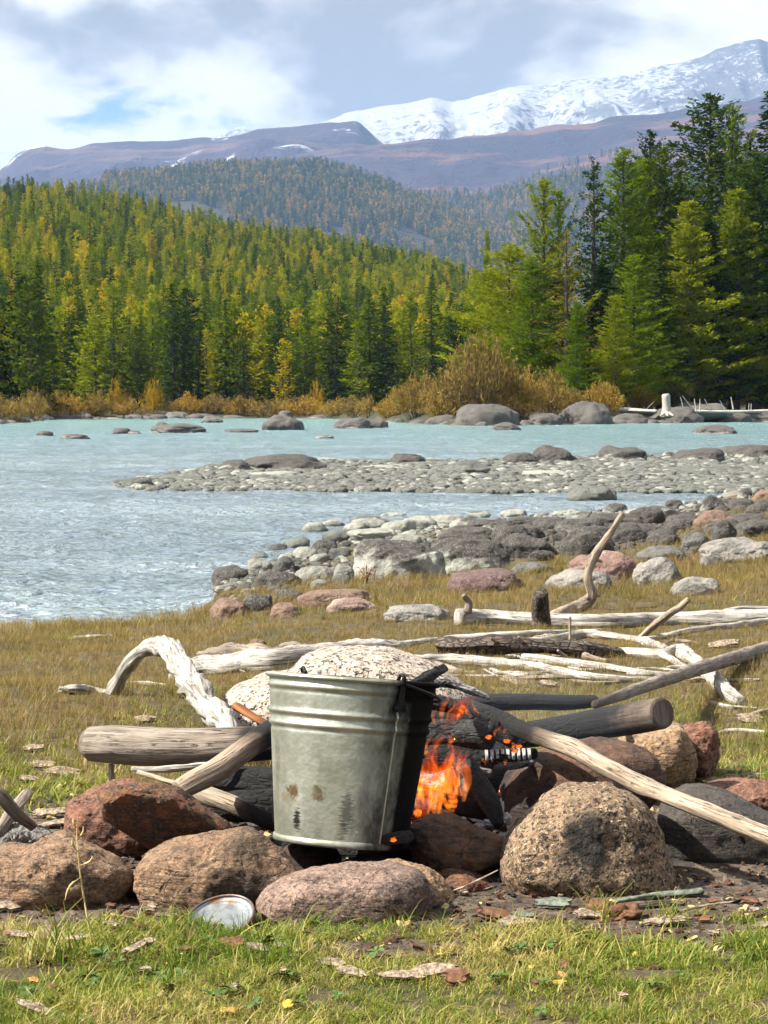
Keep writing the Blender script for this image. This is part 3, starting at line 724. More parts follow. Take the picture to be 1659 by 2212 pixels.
# big conifers on the right bank; unit models 25 m tall
BT = {
 'open': tree_meshes('larch_open', M['larch_green'], 11, 25, 4.6, 120, 0.26, 'open', 0.05, 2.8, vert=0.2),
 'droop': tree_meshes('larch_droop', M['spruce'], 12, 25, 4.2, 80, 0.26, 'droop', 0.08, 2.8),
 'larch': tree_meshes('larch_full', M['larch_green'], 13, 25, 4.4, 190, 0.26, 'larch', 0.04, 2.5, vert=0.3),
 'larch2': tree_meshes('larch_full_b', M['larch_green'], 14, 25, 3.7, 220, 0.26, 'larch', 0.03, 2.8, vert=0.45),
 'yellow': tree_meshes('larch_yellow', M['larch_yellow'], 15, 25, 4.2, 100, 0.24, 'larch', 0.05, 0.9),
 'pine': tree_meshes('pine', M['spruce'], 16, 25, 3.4, 170, 0.22, 'pine', 0.10, 2.2),
 'pine2': tree_meshes('pine_b', M['spruce'], 17, 25, 3.9, 170, 0.23, 'pine', 0.08, 2.3),
 'round': tree_meshes('larch_round', M['larch_green'], 18, 25, 5.0, 160, 0.28, 'round', 0.03, 2.4, vert=0.35),
 'spruce': tree_meshes('spruce_full', M['spruce'], 19, 25, 3.4, 240, 0.26, 'spruce', 0.03, 2.3),
}
def big_tree(kind, px, ptop, d, label, cat='tree', pw=None, lean=0.0, name='larch_tree', group=None, nat=None):
    """conifer whose tip shows at (px, ptop), standing on the far bank at distance d"""
    u, v = slope(px, ptop)
    if d < 300: d = max(d + 30, float(np.interp(u, FR_U, FR_D)) + 20)
    ztop = H + v * d
    zb = float(zf(np.array([u * d]), np.array([d]))[0])
    s = (ztop - zb) / 25.0
    o = empty(name, (u * d, d, zb), (0, lean, rs(int(px * 7 + ptop)).rand() * 6.28), label=label, cat=cat, group=group)
    if nat is None: nat = {'open': 4.6, 'droop': 4.2, 'larch': 4.4, 'larch2': 3.7, 'yellow': 4.2, 'pine': 3.4, 'pine2': 3.9, 'round': 5.0, 'spruce': 3.4}[kind]
    sx = s if pw is None else (pw * 0.62 / F * d) / nat
    o.scale = (sx, sx, s)
    for nm, me in zip(('crown', 'trunk'), BT[kind]): link(nm, me, o)
    return o

big_tree('open', 1175, 390, 200, 'feathery green larch with steep rising branches, leftmost tall tip of the right bank', pw=190)
big_tree('open', 1207, 415, 206, 'slim larch close behind and right of the feathery leftmost tall larch', pw=120)
big_tree('droop', 1283, 343, 204, 'dark bluish larch with sparse sweeping arms and gaps of valley showing through', pw=175)
big_tree('larch', 1347, 325, 208, 'tall broad green larch between the sparse dark larch and the dense pine', pw=230)
big_tree('larch', 1384, 345, 214, 'green larch half hidden behind the tall broad larch', pw=160)
big_tree('pine', 1405, 283, 222, 'narrow pointed pine rising just above the dense rounded dark pine', pw=110, name='pine_tree')
big_tree('pine2', 1437, 318, 216, 'dense rounded dark green pine right of the tall broad larch', pw=170, name='pine_tree')
big_tree('pine', 1535, 205, 224, 'tallest ragged old pine with thick limbs near the right edge', pw=230, name='pine_tree')
big_tree('open', 1583, 232, 222, 'tall forked larch beside the tallest ragged pine', pw=170)
big_tree('droop', 1622, 285, 226, 'tall drooping dark larch second in from the right edge', pw=150)
big_tree('spruce', 1668, 195, 218, 'dark spruce cut by the right edge of the view, its top highest there', pw=230, name='spruce_tree')
big_tree('pine2', 1635, 330, 212, 'dense dark pine filling the wood behind the pale green larch at right', pw=210, name='pine_tree')
big_tree('larch2', 1590, 412, 196, 'pale green cone-shaped larch standing forward near the right edge', pw=215)
big_tree('larch2', 1488, 437, 194, 'pale green cone-shaped larch left of its twin at the right', pw=215)
big_tree('spruce', 1530, 470, 206, 'dark spruce in the gap between the two pale cone-shaped larches', pw=170, name='spruce_tree')
big_tree('round', 1100, 530, 205, 'broad round-topped green larch at the left end of the right bank wood', pw=185)
big_tree('round', 1062, 585, 214, 'low green larch leaning out at the very left end of the right bank wood', pw=120)
big_tree('yellow', 1224, 500, 190, 'yellowish thin larch with knotty bare branches in front of the dark larches', pw=150)
big_tree('larch', 1150, 560, 192, 'green larch in front of the feathery larch above the willow mound', pw=170)
big_tree('larch', 1370, 552, 192, 'mid-height green larch below the tall broad larch', pw=165)
big_tree('spruce', 1300, 560, 200, 'dark spruce in shade right of the yellowish larch', pw=140, name='spruce_tree')
big_tree('spruce', 1425, 545, 200, 'dark spruce in shade left of the pale cone-shaped larch', pw=150, name='spruce_tree')
big_tree('spruce', 1200, 600, 202, 'dark spruce in shade left of the yellowish larch', pw=140, name='spruce_tree')
big_tree('larch2', 1247, 655, 184, 'small pointed young larch low in front of the yellowish larch', pw=90)
big_tree('larch2', 1640, 560, 188, 'green young larch low at the right edge', pw=180)
big_tree('larch2', 1440, 690, 184, 'small bright young larch above the white log on the right bank', pw=110)
big_tree('larch', 1330, 640, 186, 'bushy young larch above the yellow willow on the right bank', pw=120)
big_tree('larch2', 1052, 500, 330, 'thin lone larch tip standing in the gap between hill forest and right wood', pw=44)

# front row across the river on the left, and the wooded hill behind it
HT = [tree_one('hill_larch', M['larch'], 31 + i, 18, 2.9 + 0.3 * (i % 3), 70, 0.62, ('larch', 'spruce', 'larch', 'round')[i % 4], 0.05, 1.35, vert=0.45) for i in range(6)]
HS = [tree_one('hill_spruce', M['spruce'], 41 + i, 18, 2.6, 60, 0.68, 'spruce', 0.04, 1.2) for i in range(3)]
FT = [tree_one('bank_larch', M['larch'], 51 + i, 18, 3.0, 90, 0.48, ('larch', 'round', 'open')[i], 0.05, 1.15) for i in range(3)]
FS = [tree_one('bank_spruce', M['spruce'], 61 + i, 18, 2.6, 120, 0.42, ('spruce', 'spruce', 'pine')[i], 0.03, 1.15) for i in range(3)]
R = rs(5)
def stand(me, name, x, y, hgt, wid, label, group, cat='tree'):
    z = float(zf(np.array([x]), np.array([y]))[0])
    o = link(name, me, label=label, cat=cat, group=group)
    o.location = (x, y, z - 0.3); o.rotation_euler = (R.randn() * 0.02, R.randn() * 0.02, R.rand() * 6.28)
    o.scale = (hgt / 18 * wid * 1.25, hgt / 18 * wid * 1.25, hgt / 18)
    return o
# nearest row: dark spruces with larches between
for i, px in enumerate(np.linspace(-330, 1050, 62)):
    px = px + R.randn() * 9
    u = slope(px, 880)[0]; d = max(np.interp(u, FR_U, FR_D) + 22, 318) + R.rand() * 22
    if px < 90: d = 262 + R.rand() * 30
    dark = R.rand() < 0.74
    hgt = (11.5 + 7.5 * R.rand()) if dark else (9 + 8 * R.rand())
    if dark: stand(FS[R.randint(3)], 'spruce_tree', u * d, d, hgt, 0.85 + 0.3 * R.rand(), 'dark spruce in the front row along the far left bank', 'front row of dark spruces on the far left bank')
    else: stand(FT[R.randint(3)], 'larch_tree', u * d, d, hgt, 0.85 + 0.3 * R.rand(), 'yellow-green larch in the front row along the far left bank', 'front row of larches on the far left bank')
# hillside forest: the nearest 300 as single trees, the rest as one wood
pts = []
dd = 345.0
while dd < 1120:
    step = 5.5 + 0.0065 * dd
    n = int(0.5 * dd / (3.9 + 0.0010 * dd))
    us = np.linspace(-0.30, 0.075 + 0.02, n) + R.randn(n) * 0.006
    for u in us:
        pts.append((u * dd + R.randn() * 1.5, dd + R.randn() * step * 0.4))
    dd += step
pts = np.array(pts); up = pts[:, 0] / pts[:, 1]
zz = zf(pts[:, 0], pts[:, 1])
keep = (zz > 0.5) & (R.rand(len(pts)) < 0.93)
pts, up, zz = pts[keep], up[keep], zz[keep]
order = np.argsort(pts[:, 1]); inview = np.abs(up) < 0.172
near = [i for i in order if inview[i]][:300]
nearset = set(near)
for i in near:
    dark = R.rand() < 0.26
    hgt = 8.5 + 5.5 * R.rand()
    if dark: stand(HS[R.randint(3)], 'spruce_tree', pts[i, 0], pts[i, 1], hgt, 0.9 + 0.25 * R.rand(), 'dark spruce on the lower wooded hillside across the river at left', 'dark spruces low on the left hillside')
    else: stand(HT[R.randint(6)], 'larch_tree', pts[i, 0], pts[i, 1], hgt, 0.9 + 0.35 * R.rand(), 'yellow-green larch on the lower wooded hillside across the river at left', 'larches low on the left hillside')

def scatter(name, pts, sc, rot, idx, protos, **kw):
    """one object: geometry-node instances of prototype meshes on given points"""
    col = bpy.data.collections.new(name + '_kinds')
    for k, me in enumerate(protos): col.objects.link(bpy.data.objects.new('%s_kind_%02d' % (name, k), me))
    me = bpy.data.meshes.new(name); pts = np.asarray(pts, np.float32)
    me.vertices.add(len(pts)); me.vertices.foreach_set('co', pts.ravel())
    sc = np.asarray(sc, np.float32); sc = np.repeat(sc[:, None], 3, 1) if sc.ndim == 1 else sc
    me.attributes.new('sc', 'FLOAT_VECTOR', 'POINT').data.foreach_set('vector', sc.ravel())
    me.attributes.new('rt', 'FLOAT_VECTOR', 'POINT').data.foreach_set('vector', np.asarray(rot, np.float32).ravel())
    me.attributes.new('ki', 'INT', 'POINT').data.foreach_set('value', np.asarray(idx, np.int32))
    ng = bpy.data.node_groups.new(name, 'GeometryNodeTree')
    ng.interface.new_socket('Geometry', in_out='INPUT', socket_type='NodeSocketGeometry')
    ng.interface.new_socket('Geometry', in_out='OUTPUT', socket_type='NodeSocketGeometry')
    N, L = ng.nodes, ng.links
    gi, go = N.new('NodeGroupInput'), N.new('NodeGroupOutput')
    m2p = N.new('GeometryNodeMeshToPoints'); ip = N.new('GeometryNodeInstanceOnPoints'); ci = N.new('GeometryNodeCollectionInfo')
    ci.inputs[0].default_value = col; ci.inputs[1].default_value = True; ci.inputs[2].default_value = True
    def at(nm, ty):
        a = N.new('GeometryNodeInputNamedAttribute'); a.data_type = ty; a.inputs[0].default_value = nm
        return a.outputs[0]
    L.new(gi.outputs[0], m2p.inputs[0]); L.new(m2p.outputs[0], ip.inputs['Points']); L.new(ci.outputs[0], ip.inputs['Instance'])
    ip.inputs['Pick Instance'].default_value = True
    L.new(at('ki', 'INT'), ip.inputs['Instance Index']); L.new(at('rt', 'FLOAT_VECTOR'), ip.inputs['Rotation']); L.new(at('sc', 'FLOAT_VECTOR'), ip.inputs['Scale'])
    L.new(ip.outputs[0], go.inputs[0])
    o = link(name, me, kind='stuff', **kw)
    md = o.modifiers.new('scatter', 'NODES'); md.node_group = ng
    return o
def zrot(n, R, tilt=0.0):
    return np.stack([R.randn(n) * tilt, R.randn(n) * tilt, R.rand(n) * 6.283], -1)

rest = np.array([i for i in range(len(pts)) if i not in nearset])
n = len(rest); hs = (8.0 + 5.5 * R.rand(n)) / 18; ws = hs * (1.0 + 0.45 * R.rand(n))
kid = np.where(R.rand(n) < 0.24, 6 + R.randint(0, 3, n), R.randint(0, 6, n))
scatter('hillside_forest', np.stack([pts[rest, 0], pts[rest, 1], zz[rest] - 0.3], -1), np.stack([ws, ws, hs], -1), zrot(n, R, 0.02), kid, HT + HS,
        label='yellow-green larch forest covering the upper left hillside', cat='forest')

# far forests: thousands of tiny trees
FF = [tree_one('far_conifer', M['far_larch'], 71 + i, 18, 2.4, 16, 1.7, ('spruce', 'larch', 'round')[i % 3], 0.06, 1.6) for i in range(4)]
def far_forest(name, fn, d0, d1, u0, u1, spacing, cond, label, seed):
    Q = rs(seed); n = int((u1 - u0) * (d0 + d1) / 2 * (d1 - d0) / spacing ** 2)
    d = np.sqrt(Q.rand(n) * (d1 ** 2 - d0 ** 2) + d0 ** 2); u = u0 + (u1 - u0) * Q.rand(n)
    z = fn(u, d); k = cond(u, d, z, Q)
    u, d, z = u[k], d[k], z[k]; n = len(u)
    h = (16 + 8 * Q.rand(n)) / 18; wq = h * (1.1 + 0.6 * Q.rand(n))
    scatter(name, np.stack([u * d, d, z - 0.4], -1), np.stack([wq, wq, h], -1), zrot(n, Q, 0.02), Q.randint(0, 4, n), FF, label=label, cat='forest')
def condA(u, d, z, Q):
    nn = fbm(col3(u * d * 0.003, d * 0.0012), 3, 131)
    return (nn > -0.62) & (z > 2)
far_forest('wooded_hill_forest', hillA, 3400, 5100, -0.19, 0.19, 10.0, condA, 'blue-hazed conifer forest on the rounded hill beyond the river', 141)
def condB(u, d, z, Q):
    nn = fbm(col3(u * d * 0.00105, d * 0.00076), 4, 151)
    lim = 550 + 85 * nn + 360 * u
    return (z < lim) & (nn > -0.55) | ((z < lim + 230) & (Q.rand(len(z)) < 0.10 + 0.3 * (nn > 0.2)))
far_forest('mountainside_forest', slopeB, 4750, 6000, -0.08, 0.19, 12.5, condB, 'pale hazed larch forest on the foot of the purple mountainside', 161)

# ---- willows and bushes on the far bank
def willow(seed, n, elem, mat, dense=1.0, flat=1.0):
    """unit bush: radius 1, height 1, many thin stems fanning out with leaves"""
    Q = rs(seed); ns = int(70 * dense)
    az = Q.rand(ns) * 6.283; sp = Q.rand(ns) ** 0.7; ht = (1 - 0.55 * sp ** 2) * (0.72 + 0.36 * Q.rand(ns))
    tip = np.stack([np.cos(az) * sp * 0.95, np.sin(az) * sp * 0.95, ht], -1)
    base = np.stack([np.cos(az) * sp * 0.35, np.sin(az) * sp * 0.35, np.zeros(ns)], -1)
    bi = Q.randint(0, ns, n); s = 0.12 + 0.88 * Q.rand(n) ** 0.6
    bow = np.stack([np.cos(az), np.sin(az), np.zeros(ns)], -1)[bi] * (0.10 * np.sin(s * 3.14))[:, None]
    c = base[bi] * (1 - s)[:, None] + tip[bi] * s[:, None] + bow + Q.randn(n, 3) * 0.055
    d = unit(unit(tip - base)[bi] + Q.randn(n, 3) * 0.55); nm = unit(Q.randn(n, 3) + [0, 0, 0.6])
    cv, cq = diamonds(c, d, nm, elem * (0.8 + 0.9 * Q.rand(n)), elem * (0.26 + 0.2 * Q.rand(n)))
    tv, tq = [], []; o = 0
    for i in range(ns):
        sd = np.array([-math.sin(az[i]), math.cos(az[i]), 0]) * 0.010
        mid = (base[i] + tip[i]) / 2 + np.array([math.cos(az[i]), math.sin(az[i]), 0]) * 0.10
        for k, (a, rr) in enumerate(((base[i] - [0, 0, 0.08], 1.0), (mid, 0.7), (tip[i], 0.2))):
            tv += [a + sd * rr, a - sd * rr, a + np.array([0, 0, 0.008 * rr]) + np.array([math.cos(az[i]), math.sin(az[i]), 0]) * 0.010 * rr]
        for k in range(2):
            for j in range(3): tq.append([o + k * 3 + j, o + k * 3 + (j + 1) % 3, o + k * 3 + 3 + (j + 1) % 3, o + k * 3 + 3 + j])
        o += 9
    return mesh_np('willow_leaves', cv, cq, smooth=False, mats=[mat]), mesh_np('willow_stems', tv, tq, mats=[M['twig']])
WB = [willow(201 + i, 3400, 0.075, M['willow'], 1.2) for i in range(3)]
WS = [willow(211 + i, 1100, 0.11, M['willow'], 0.7) for i in range(3)]
WG = [willow(221, 700, 0.13, M['gold_leaf'], 0.6)]
def bush(px, ptop, pbase, pw, d, label, group=None, kinds=None, name='willow_bush'):
    u, v = slope(px, ptop)
    if px > 855 and name == 'willow_bush': d = float(np.interp(u, FR_U, FR_D)) + 9 + max(d - 180, 0) * 0.5
    zb = float(zf(np.array([u * d]), np.array([d]))[0]); hgt = max(H + v * d - zb, 0.6); wr = pw * 0.5 / F * d
    kinds = kinds or WB; Q = rs(int(px * 13 + ptop))
    o = empty(name, (u * d, d, zb - 0.05), (0, 0, Q.rand() * 6.28), label=label, cat='bush', group=group)
    o.scale = (wr, wr, hgt)
    a, b = kinds[Q.randint(len(kinds))]
    link('leaves', a, o); link('stems', b, o)
bush(1040, 722, 905, 210, 186, 'tallest tan willow mound on the right bank, beside the wood')
bush(1110, 790, 905, 170, 183, 'grey-tan willow on the right shoulder of the tallest willow mound')
bush(975, 800, 908, 150, 182, 'ochre willow on the left shoulder of the tallest willow mound')
bush(905, 805, 908, 150, 184, 'golden-brown willow at the left tip of the right bank')
bush(865, 835, 908, 80, 188, 'small russet willow hanging over the water at the left tip of the right bank')
bush(1190, 800, 905, 130, 184, 'grey-green willow right of the tallest willow mound')
bush(1080, 850, 905, 160, 181, 'low leafy willow at the foot of the tallest willow mound')
bush(960, 855, 908, 130, 180, 'low amber willow behind the large bank boulder')
bush(1300, 822, 890, 110, 190, 'bright yellow willow left of the white log on the right bank')
bush(1240, 840, 890, 80, 187, 'small dull willow between the two bank boulders')
bush(1385, 830, 880, 90, 196, 'olive willow behind the white log on the right bank')
bush(1450, 790, 880, 110, 199, 'tall olive willow behind the white stump')
bush(1512, 795, 880, 90, 200, 'gold-tinged willow behind the bare sticks on the right bank', kinds=WG + WS)
bush(1570, 830, 880, 110, 204, 'brown scrubby willow right of the bare sticks')
bush(1640, 835, 880, 90, 206, 'reddish scrubby willow at the right edge of the far bank')
bush(1290, 775, 860, 46, 236, 'yellow birch sapling in the shade of the right wood', kinds=WG, name='birch_sapling')
R = rs(77)
for i, px in enumerate(np.linspace(-60, 850, 40)):
    px = px + R.randn() * 8; u = slope(px, 880)[0]
    d = np.interp(u, FR_U, FR_D) + 3.5 + R.rand() * 8
    gold = i in (13, 16, 17, 32)
    top = 838 + R.rand() * 26 if px < 480 else 852 + R.rand() * 18
    if gold: top = 818 + R.rand() * 12
    if gold: bush(px, top, 890, 46, d + 4, 'golden-orange bush standing out above the tan bushes of the far left bank', 'golden bushes on the far left bank', WG, 'birch_bush')
    else: bush(px, top, 890, 62 + R.rand() * 40, d, 'tan willow bush lining the far left bank', 'tan willow bushes lining the far left bank', WS)
# ------------------------------------------------------------------ boulders on the shore, in the river and on the far bank
def boulder(x0, x1, yt, yb, mat, label=None, group=None, seed=None, sub=5, depth=0.85, far=False, flat=0.0, sharp=0.0, name='boulder', sink=0.0, d=None):
    """stone whose visible outline spans x0..x1, top yt, foot yb in photo pixels; distance from where its foot meets bank or water"""
    px = (x0 + x1) / 2
    if seed is None: seed = int(x0 * 3 + yt * 7) % 9973
    if d is None:
        if far:
            u, v = slope(px, yb); d = (ZW - H) / v
        else:
            d = G(px, yb, 4.0, 400)[1]
    rx = (x1 - x0) / 2 * d / F; hgt = (yb - yt) * d / F
    ry = rx * depth; dc = d + ry * 0.55
    k = dc / d; rx *= k
    u, v = slope(px, yb); zb = H + v * d
    zt = H + slope(px, yt)[1] * dc
    hgt = max(zt - zb, 0.02)
    cz = zb + hgt * 0.12 - sink; rz = hgt * 0.88 + sink
    vv, ff = ico(sub); Q = rs(seed)
    o = np.array([seed * 1.37, seed * 0.71, seed * 2.13]) % 97
    k = 1 + 0.20 * fbm(vv * 0.9 + o, 2, seed) + 0.07 * fbm(vv * 2.6 + o, 3, seed + 1) + 0.016 * fbm(vv * 8 + o, 2, seed + 2)
    p = np.sign(vv) * np.abs(vv) ** (0.86 if not flat else 0.72)
    if sharp:
        for j in range(5):                                   # a few broken planes
            nrm = unit(Q.randn(3)); lim = 0.78 + 0.15 * Q.rand(); dt = p @ nrm
            p = p - np.maximum(dt - lim, 0)[:, None] * nrm * sharp
    p = p * k[:, None]
    # keep the outline the photo shows
    p[:, 0] *= 2 / (p[:, 0].max() - p[:, 0].min()); p[:, 0] -= (p[:, 0].max() + p[:, 0].min()) / 2
    p[:, 2] /= p[:, 2].max()
    low = p[:, 2] < 0
    p[low, 2] *= 0.8 if hgt > 0.2 else 1.4
    me = mesh_np(name, p * np.array([rx, ry, rz]), tris=ff, mats=[mat])
    ob = link(name, me, label=label, cat='boulder', group=group)
    ob.location = (u * dc, dc, cz)
    return ob
B = boulder
SD, SP, SB, SG, SLI = M['shore_dark'], M['shore_pale'], M['shore_bar'], M['shore_grey'], M['shore_lichen']
# near shore, named ones
B(760, 965, 1163, 1250, M['shore_bleached'], 'large boulder at the water, dark above and bleached white below', flat=1, sub=6)
B(914, 1105, 1160, 1236, M['shore_bleached'], 'dark rounded boulder behind the half-bleached boulder, white at its foot', sub=6)
B(964, 1135, 1228, 1276, M['shore_purple'], 'flat purple boulder in the grass')
B(1080, 1206, 1152, 1205, SD, 'smooth dark boulder left of the dark boulder with a white streak')
B(1208, 1327, 1137, 1198, SD, 'dark boulder with a pale streak behind the leaning bare branch')
B(1226, 1375, 1188, 1250, M['shore_pink'], 'rose-red boulder crossed by the leaning bare branch', sub=6)
B(1178, 1322, 1229, 1273, SLI, 'pale lichen-spotted boulder in front of the rose-red boulder')
B(1362, 1473, 1203, 1266, SLI, 'pale lichen-spotted boulder right of the rose-red boulder', sub=6)
B(1448, 1556, 1246, 1286, SLI, 'small pale boulder alone in the grass at right')
B(1508, 1690, 1160, 1215, SLI, 'broad pale lichened boulder at the right edge', sub=6)
B(1372, 1498, 1178, 1214, SG, 'low grey boulder behind the lichen-spotted one')
B(1534, 1594, 1122, 1172, SD, 'upright black boulder behind the broad pale one')
B(1584, 1690, 1122, 1160, SD, 'long black boulder at the right edge')
B(1496, 1594, 1102, 1142, M['shore_brown'], 'brown-grey boulder beside the grassy hummock', sub=5)
B(1511, 1564, 1069, 1103, SD, 'notched dark boulder standing on the far end of the near shore', sharp=0.8)
B(1435, 1478, 1079, 1103, SD, 'small tilted dark slab at the water edge', sharp=0.9)
B(1592, 1626, 1054, 1078, SD, 'small round brown boulder topping the bank at right')
B(1620, 1690, 1057, 1084, M['shore_brown'], 'flat brown boulder on the bank at the right edge, above the long black one')
B(1146, 1241, 1117, 1149, SD, 'dark boulder at the water edge behind the bare branch tip')
B(1241, 1307, 1119, 1152, SD, 'dark boulder touching the water just left of the bare branch tip')
B(1100, 1201, 1213, 1239, SG, 'flat slate-grey boulder left of the rose-red boulder')
B(1186, 1272, 1102, 1116, SD, 'low dark boulder lying in the water off the near shore', far=True)
B(1040, 1105, 1125, 1154, SD, 'grey-black boulder at the water edge between pale and dark stones')
B(1065, 1166, 1132, 1180, SD, 'dark boulder above the smooth dark one')
B(1347, 1438, 1095, 1134, SD, 'long dark boulder right of the bare branch tip')
B(1425, 1500, 1120, 1152, SD, 'dark boulder below the tilted slab')
B(1310, 1400, 1128, 1172, SD, 'dark boulder right of the streaked one')
B(1395, 1470, 1140, 1180, SD, 'dark boulder above the low grey one')
B(1470, 1540, 1150, 1188, SG, 'grey stone left of the upright black boulder')
B(828, 974, 1305, 1336, SLI, 'flat pale stone in the grass in front of the half-bleached boulder')
B(452, 540, 1291, 1336, M['shore_brown'], 'brown boulder at the grass edge, leftmost of the near shore')
B(455, 540, 1220, 1256, SD, 'wet dark boulder lapped by the river, leftmost in the water')
B(534, 590, 1206, 1242, SP, 'pale stone right of the leftmost wet boulder')
B(587, 640, 1202, 1237, SB, 'grey-pale stone second right of the leftmost wet boulder')
B(637, 722, 1222, 1258, SP, 'whitish flat-topped stone in the river-side cluster')
B(550, 655, 1233, 1270, SD, 'wet dark stone in front of the two pale stones')
B(717, 766, 1217, 1257, SP, 'pale stone against the half-bleached boulder')
B(592, 658, 1272, 1298, SD, 'dark stone in the narrow channel by the grass')
B(640, 815, 1272, 1306, M['shore_brown'], 'flat reddish-brown stone at the grass edge', depth=0.6)
B(704, 815, 1291, 1322, M['shore_pink'], 'flat pinkish stone in front of the reddish-brown one', depth=0.6)
B(582, 648, 1301, 1335, M['shore_brown'], 'brown stone right of the leftmost brown boulder')
B(518, 592, 1283, 1320, SD, 'wet dark stone behind the leftmost brown boulder')
# the rest of the shore: fill
R = rs(321)
Q = [(680, 1150, 60, 22), (730, 1168, 70, 24), (640, 1180, 60, 20), (600, 1190, 46, 16), (800, 1140, 90, 26), (860, 1148, 80, 26), (905, 1140, 90, 26), (960, 1135, 90, 24), (1010, 1140, 80, 22), (770, 1148, 60, 20),
     (700, 1190, 60, 24), (660, 1205, 60, 24), (735, 1205, 50, 22), (690, 1215, 46, 20), (620, 1212, 40, 18), (560, 1205, 40, 12), (830, 1160, 60, 20), (1000, 1160, 80, 26), (1150, 1185, 50, 20), (1170, 1210, 60, 22),
     (740, 1260, 50, 18), (690, 1265, 40, 14), (620, 1262, 44, 14), (560, 1268, 36, 12), (500, 1270, 40, 12), (1030, 1118, 60, 14), (1110, 1112, 60, 12), (1330, 1105, 50, 18), (1290, 1160, 60, 26), (1350, 1160, 60, 24), (1430, 1165, 50, 20),
     (1210, 1170, 50, 20), (1140, 1150, 50, 18), (880, 1165, 50, 18), (1480, 1128, 50, 22), (1600, 1100, 60, 24), (1640, 1110, 60, 24), (1560, 1108, 40, 16), (1650, 1150, 40, 18), (1500, 1195, 40, 14), (780, 1125, 50, 12), (720, 1135, 50, 12), (850, 1118, 60, 12)]
for cx, yb, wd, hh in Q:
    pale = cx < 920 and R.rand() < 0.75
    B(cx - wd / 2, cx + wd / 2, yb - hh, yb + 2, (SP if R.rand() < 0.7 else SB) if pale else SD, ('pale small stone in the pack along the near waterline' if pale else 'small dark stone wedged in the pack of the near shore'),
      'pale filler stones of the near shore' if pale else 'dark filler stones of the near shore', sub=4)
for i in range(70):                                     # cobbles between
    cx = 520 + 1130 * R.rand(); s = np.interp(cx, [455, 640, 760, 880, 1060, 1200, 1450, 1659], [1275, 1200, 1165, 1142, 1130, 1114, 1100, 1060])
    yb = s + 6 + R.rand() * (70 if cx < 1200 else 60); wd = 16 + 22 * R.rand()
    pale = cx < 900
    B(cx - wd / 2, cx + wd / 2, yb - wd * 0.4, yb + 1, SB if pale else SD, 'cobble among the near shore boulders, pale side' if pale else 'cobble among the near shore boulders, dark side',
      'pale cobbles of the near shore' if pale else 'dark cobbles of the near shore', sub=3)

for cx, yb, wd, hh in [(1010, 1172, 130, 34), (1120, 1165, 120, 32), (1250, 1150, 110, 30), (1330, 1142, 120, 34), (1420, 1118, 100, 26), (1150, 1140, 110, 24), (1060, 1145, 110, 24), (1390, 1165, 110, 34), (1480, 1140, 90, 30), (1560, 1150, 90, 30), (1280, 1185, 100, 30), (1620, 1135, 90, 26), (880, 1180, 90, 26), (800, 1165, 100, 24)]:
    B(cx - wd / 2, cx + wd / 2, yb - hh, yb + 2, SD if cx > 900 else SP, 'large flat dark boulder overlapping its neighbours on the near shore' if cx > 900 else 'large flat pale boulder overlapping its neighbours on the near shore',
      'flat overlapping boulders of the near shore', sub=5, flat=1)
# countless smaller cobbles filling the gaps of the near shore
n = 5200
cpx = 470 + 1250 * R.rand(n); s0 = np.interp(cpx, [455, 640, 760, 880, 1060, 1200, 1450, 1659, 1720], [1275, 1200, 1165, 1142, 1130, 1114, 1100, 1060, 1050])
cpy = s0 - 6 + R.rand(n) * np.interp(cpx, [455, 700, 1000, 1300, 1700], [40, 85, 95, 90, 80])
cg = np.array([G(a, b) for a, b in zip(cpx[::2], cpy[::2])]); n = len(cg)
cw = (5 + 12 * R.rand(n) ** 2) / 2 * cg[:, 1] / F
COB = []
for i in range(4):
    vv, ff = ico(3); COB.append(mesh_np('shore_cobble', np.sign(vv) * np.abs(vv) ** 0.85 * (1 + 0.22 * fbm(vv * 1.1 + i * 7, 2, 390 + i))[:, None], tris=ff, mats=[(SB, SD, SP, SD)[i]]))
ck = np.where(cpx[::2] < 900, R.choice([0, 2, 1], n, p=[0.5, 0.3, 0.2]), R.choice([0, 1, 3], n, p=[0.3, 0.4, 0.3]))
scatter('shore_cobbles', cg, np.stack([cw * 1.3, cw * 1.3, cw * 0.8], -1), zrot(n, R, 0.15), ck, COB, label='countless small cobbles between the near shore boulders', cat='cobbles')

# mid-river bar
FBAR = dict(far=True)
bar_named = [
 (520, 708, 980, 1018, SD, 'long dark hump at the left head of the river bar'), (463, 548, 993, 1020, SD, 'small grey hump left of the long dark hump on the bar'),
 (838, 922, 979, 1006, SD, 'dark dome alone on the middle of the bar'), (1083, 1168, 977, 1006, SD, 'low dark boulder joined to the tall dark dome on the bar'),
 (1143, 1248, 961, 1002, SD, 'tall dark dome on the bar'), (1284, 1402, 962, 997, SD, 'dark dome with a white spot on the bar'),
 (1453, 1567, 967, 999, SD, 'dark dome with a pale belly on the bar'), (1430, 1462, 975, 994, SD, 'small dark knob left of the pale-bellied dome'),
 (1570, 1690, 960, 995, SD, 'dark boulder at the right end of the bar'), (1600, 1640, 978, 1000, SD, 'small dark boulder in front of the right end boulder of the bar'),
 (955, 1060, 998, 1024, SB, 'broad grey hump in the bar, right of the lone dome'), (1335, 1375, 998, 1014, SD, 'small dark boulder in front of the white-spotted dome'),
 (1222, 1335, 1046, 1080, SB, 'pale sloping boulder at the front edge of the bar'), (270, 330, 1030, 1052, SB, 'wet grey stone at the left tip of the bar'),
 (285, 322, 1028, 1040, SD, 'dark stone at the left tip of the bar'), (1540, 1620, 964, 985, SB, 'grey boulder behind the right end of the bar')]
for a in bar_named: B(*a[:5], a[5], far=True, sub=5, depth=1.1)
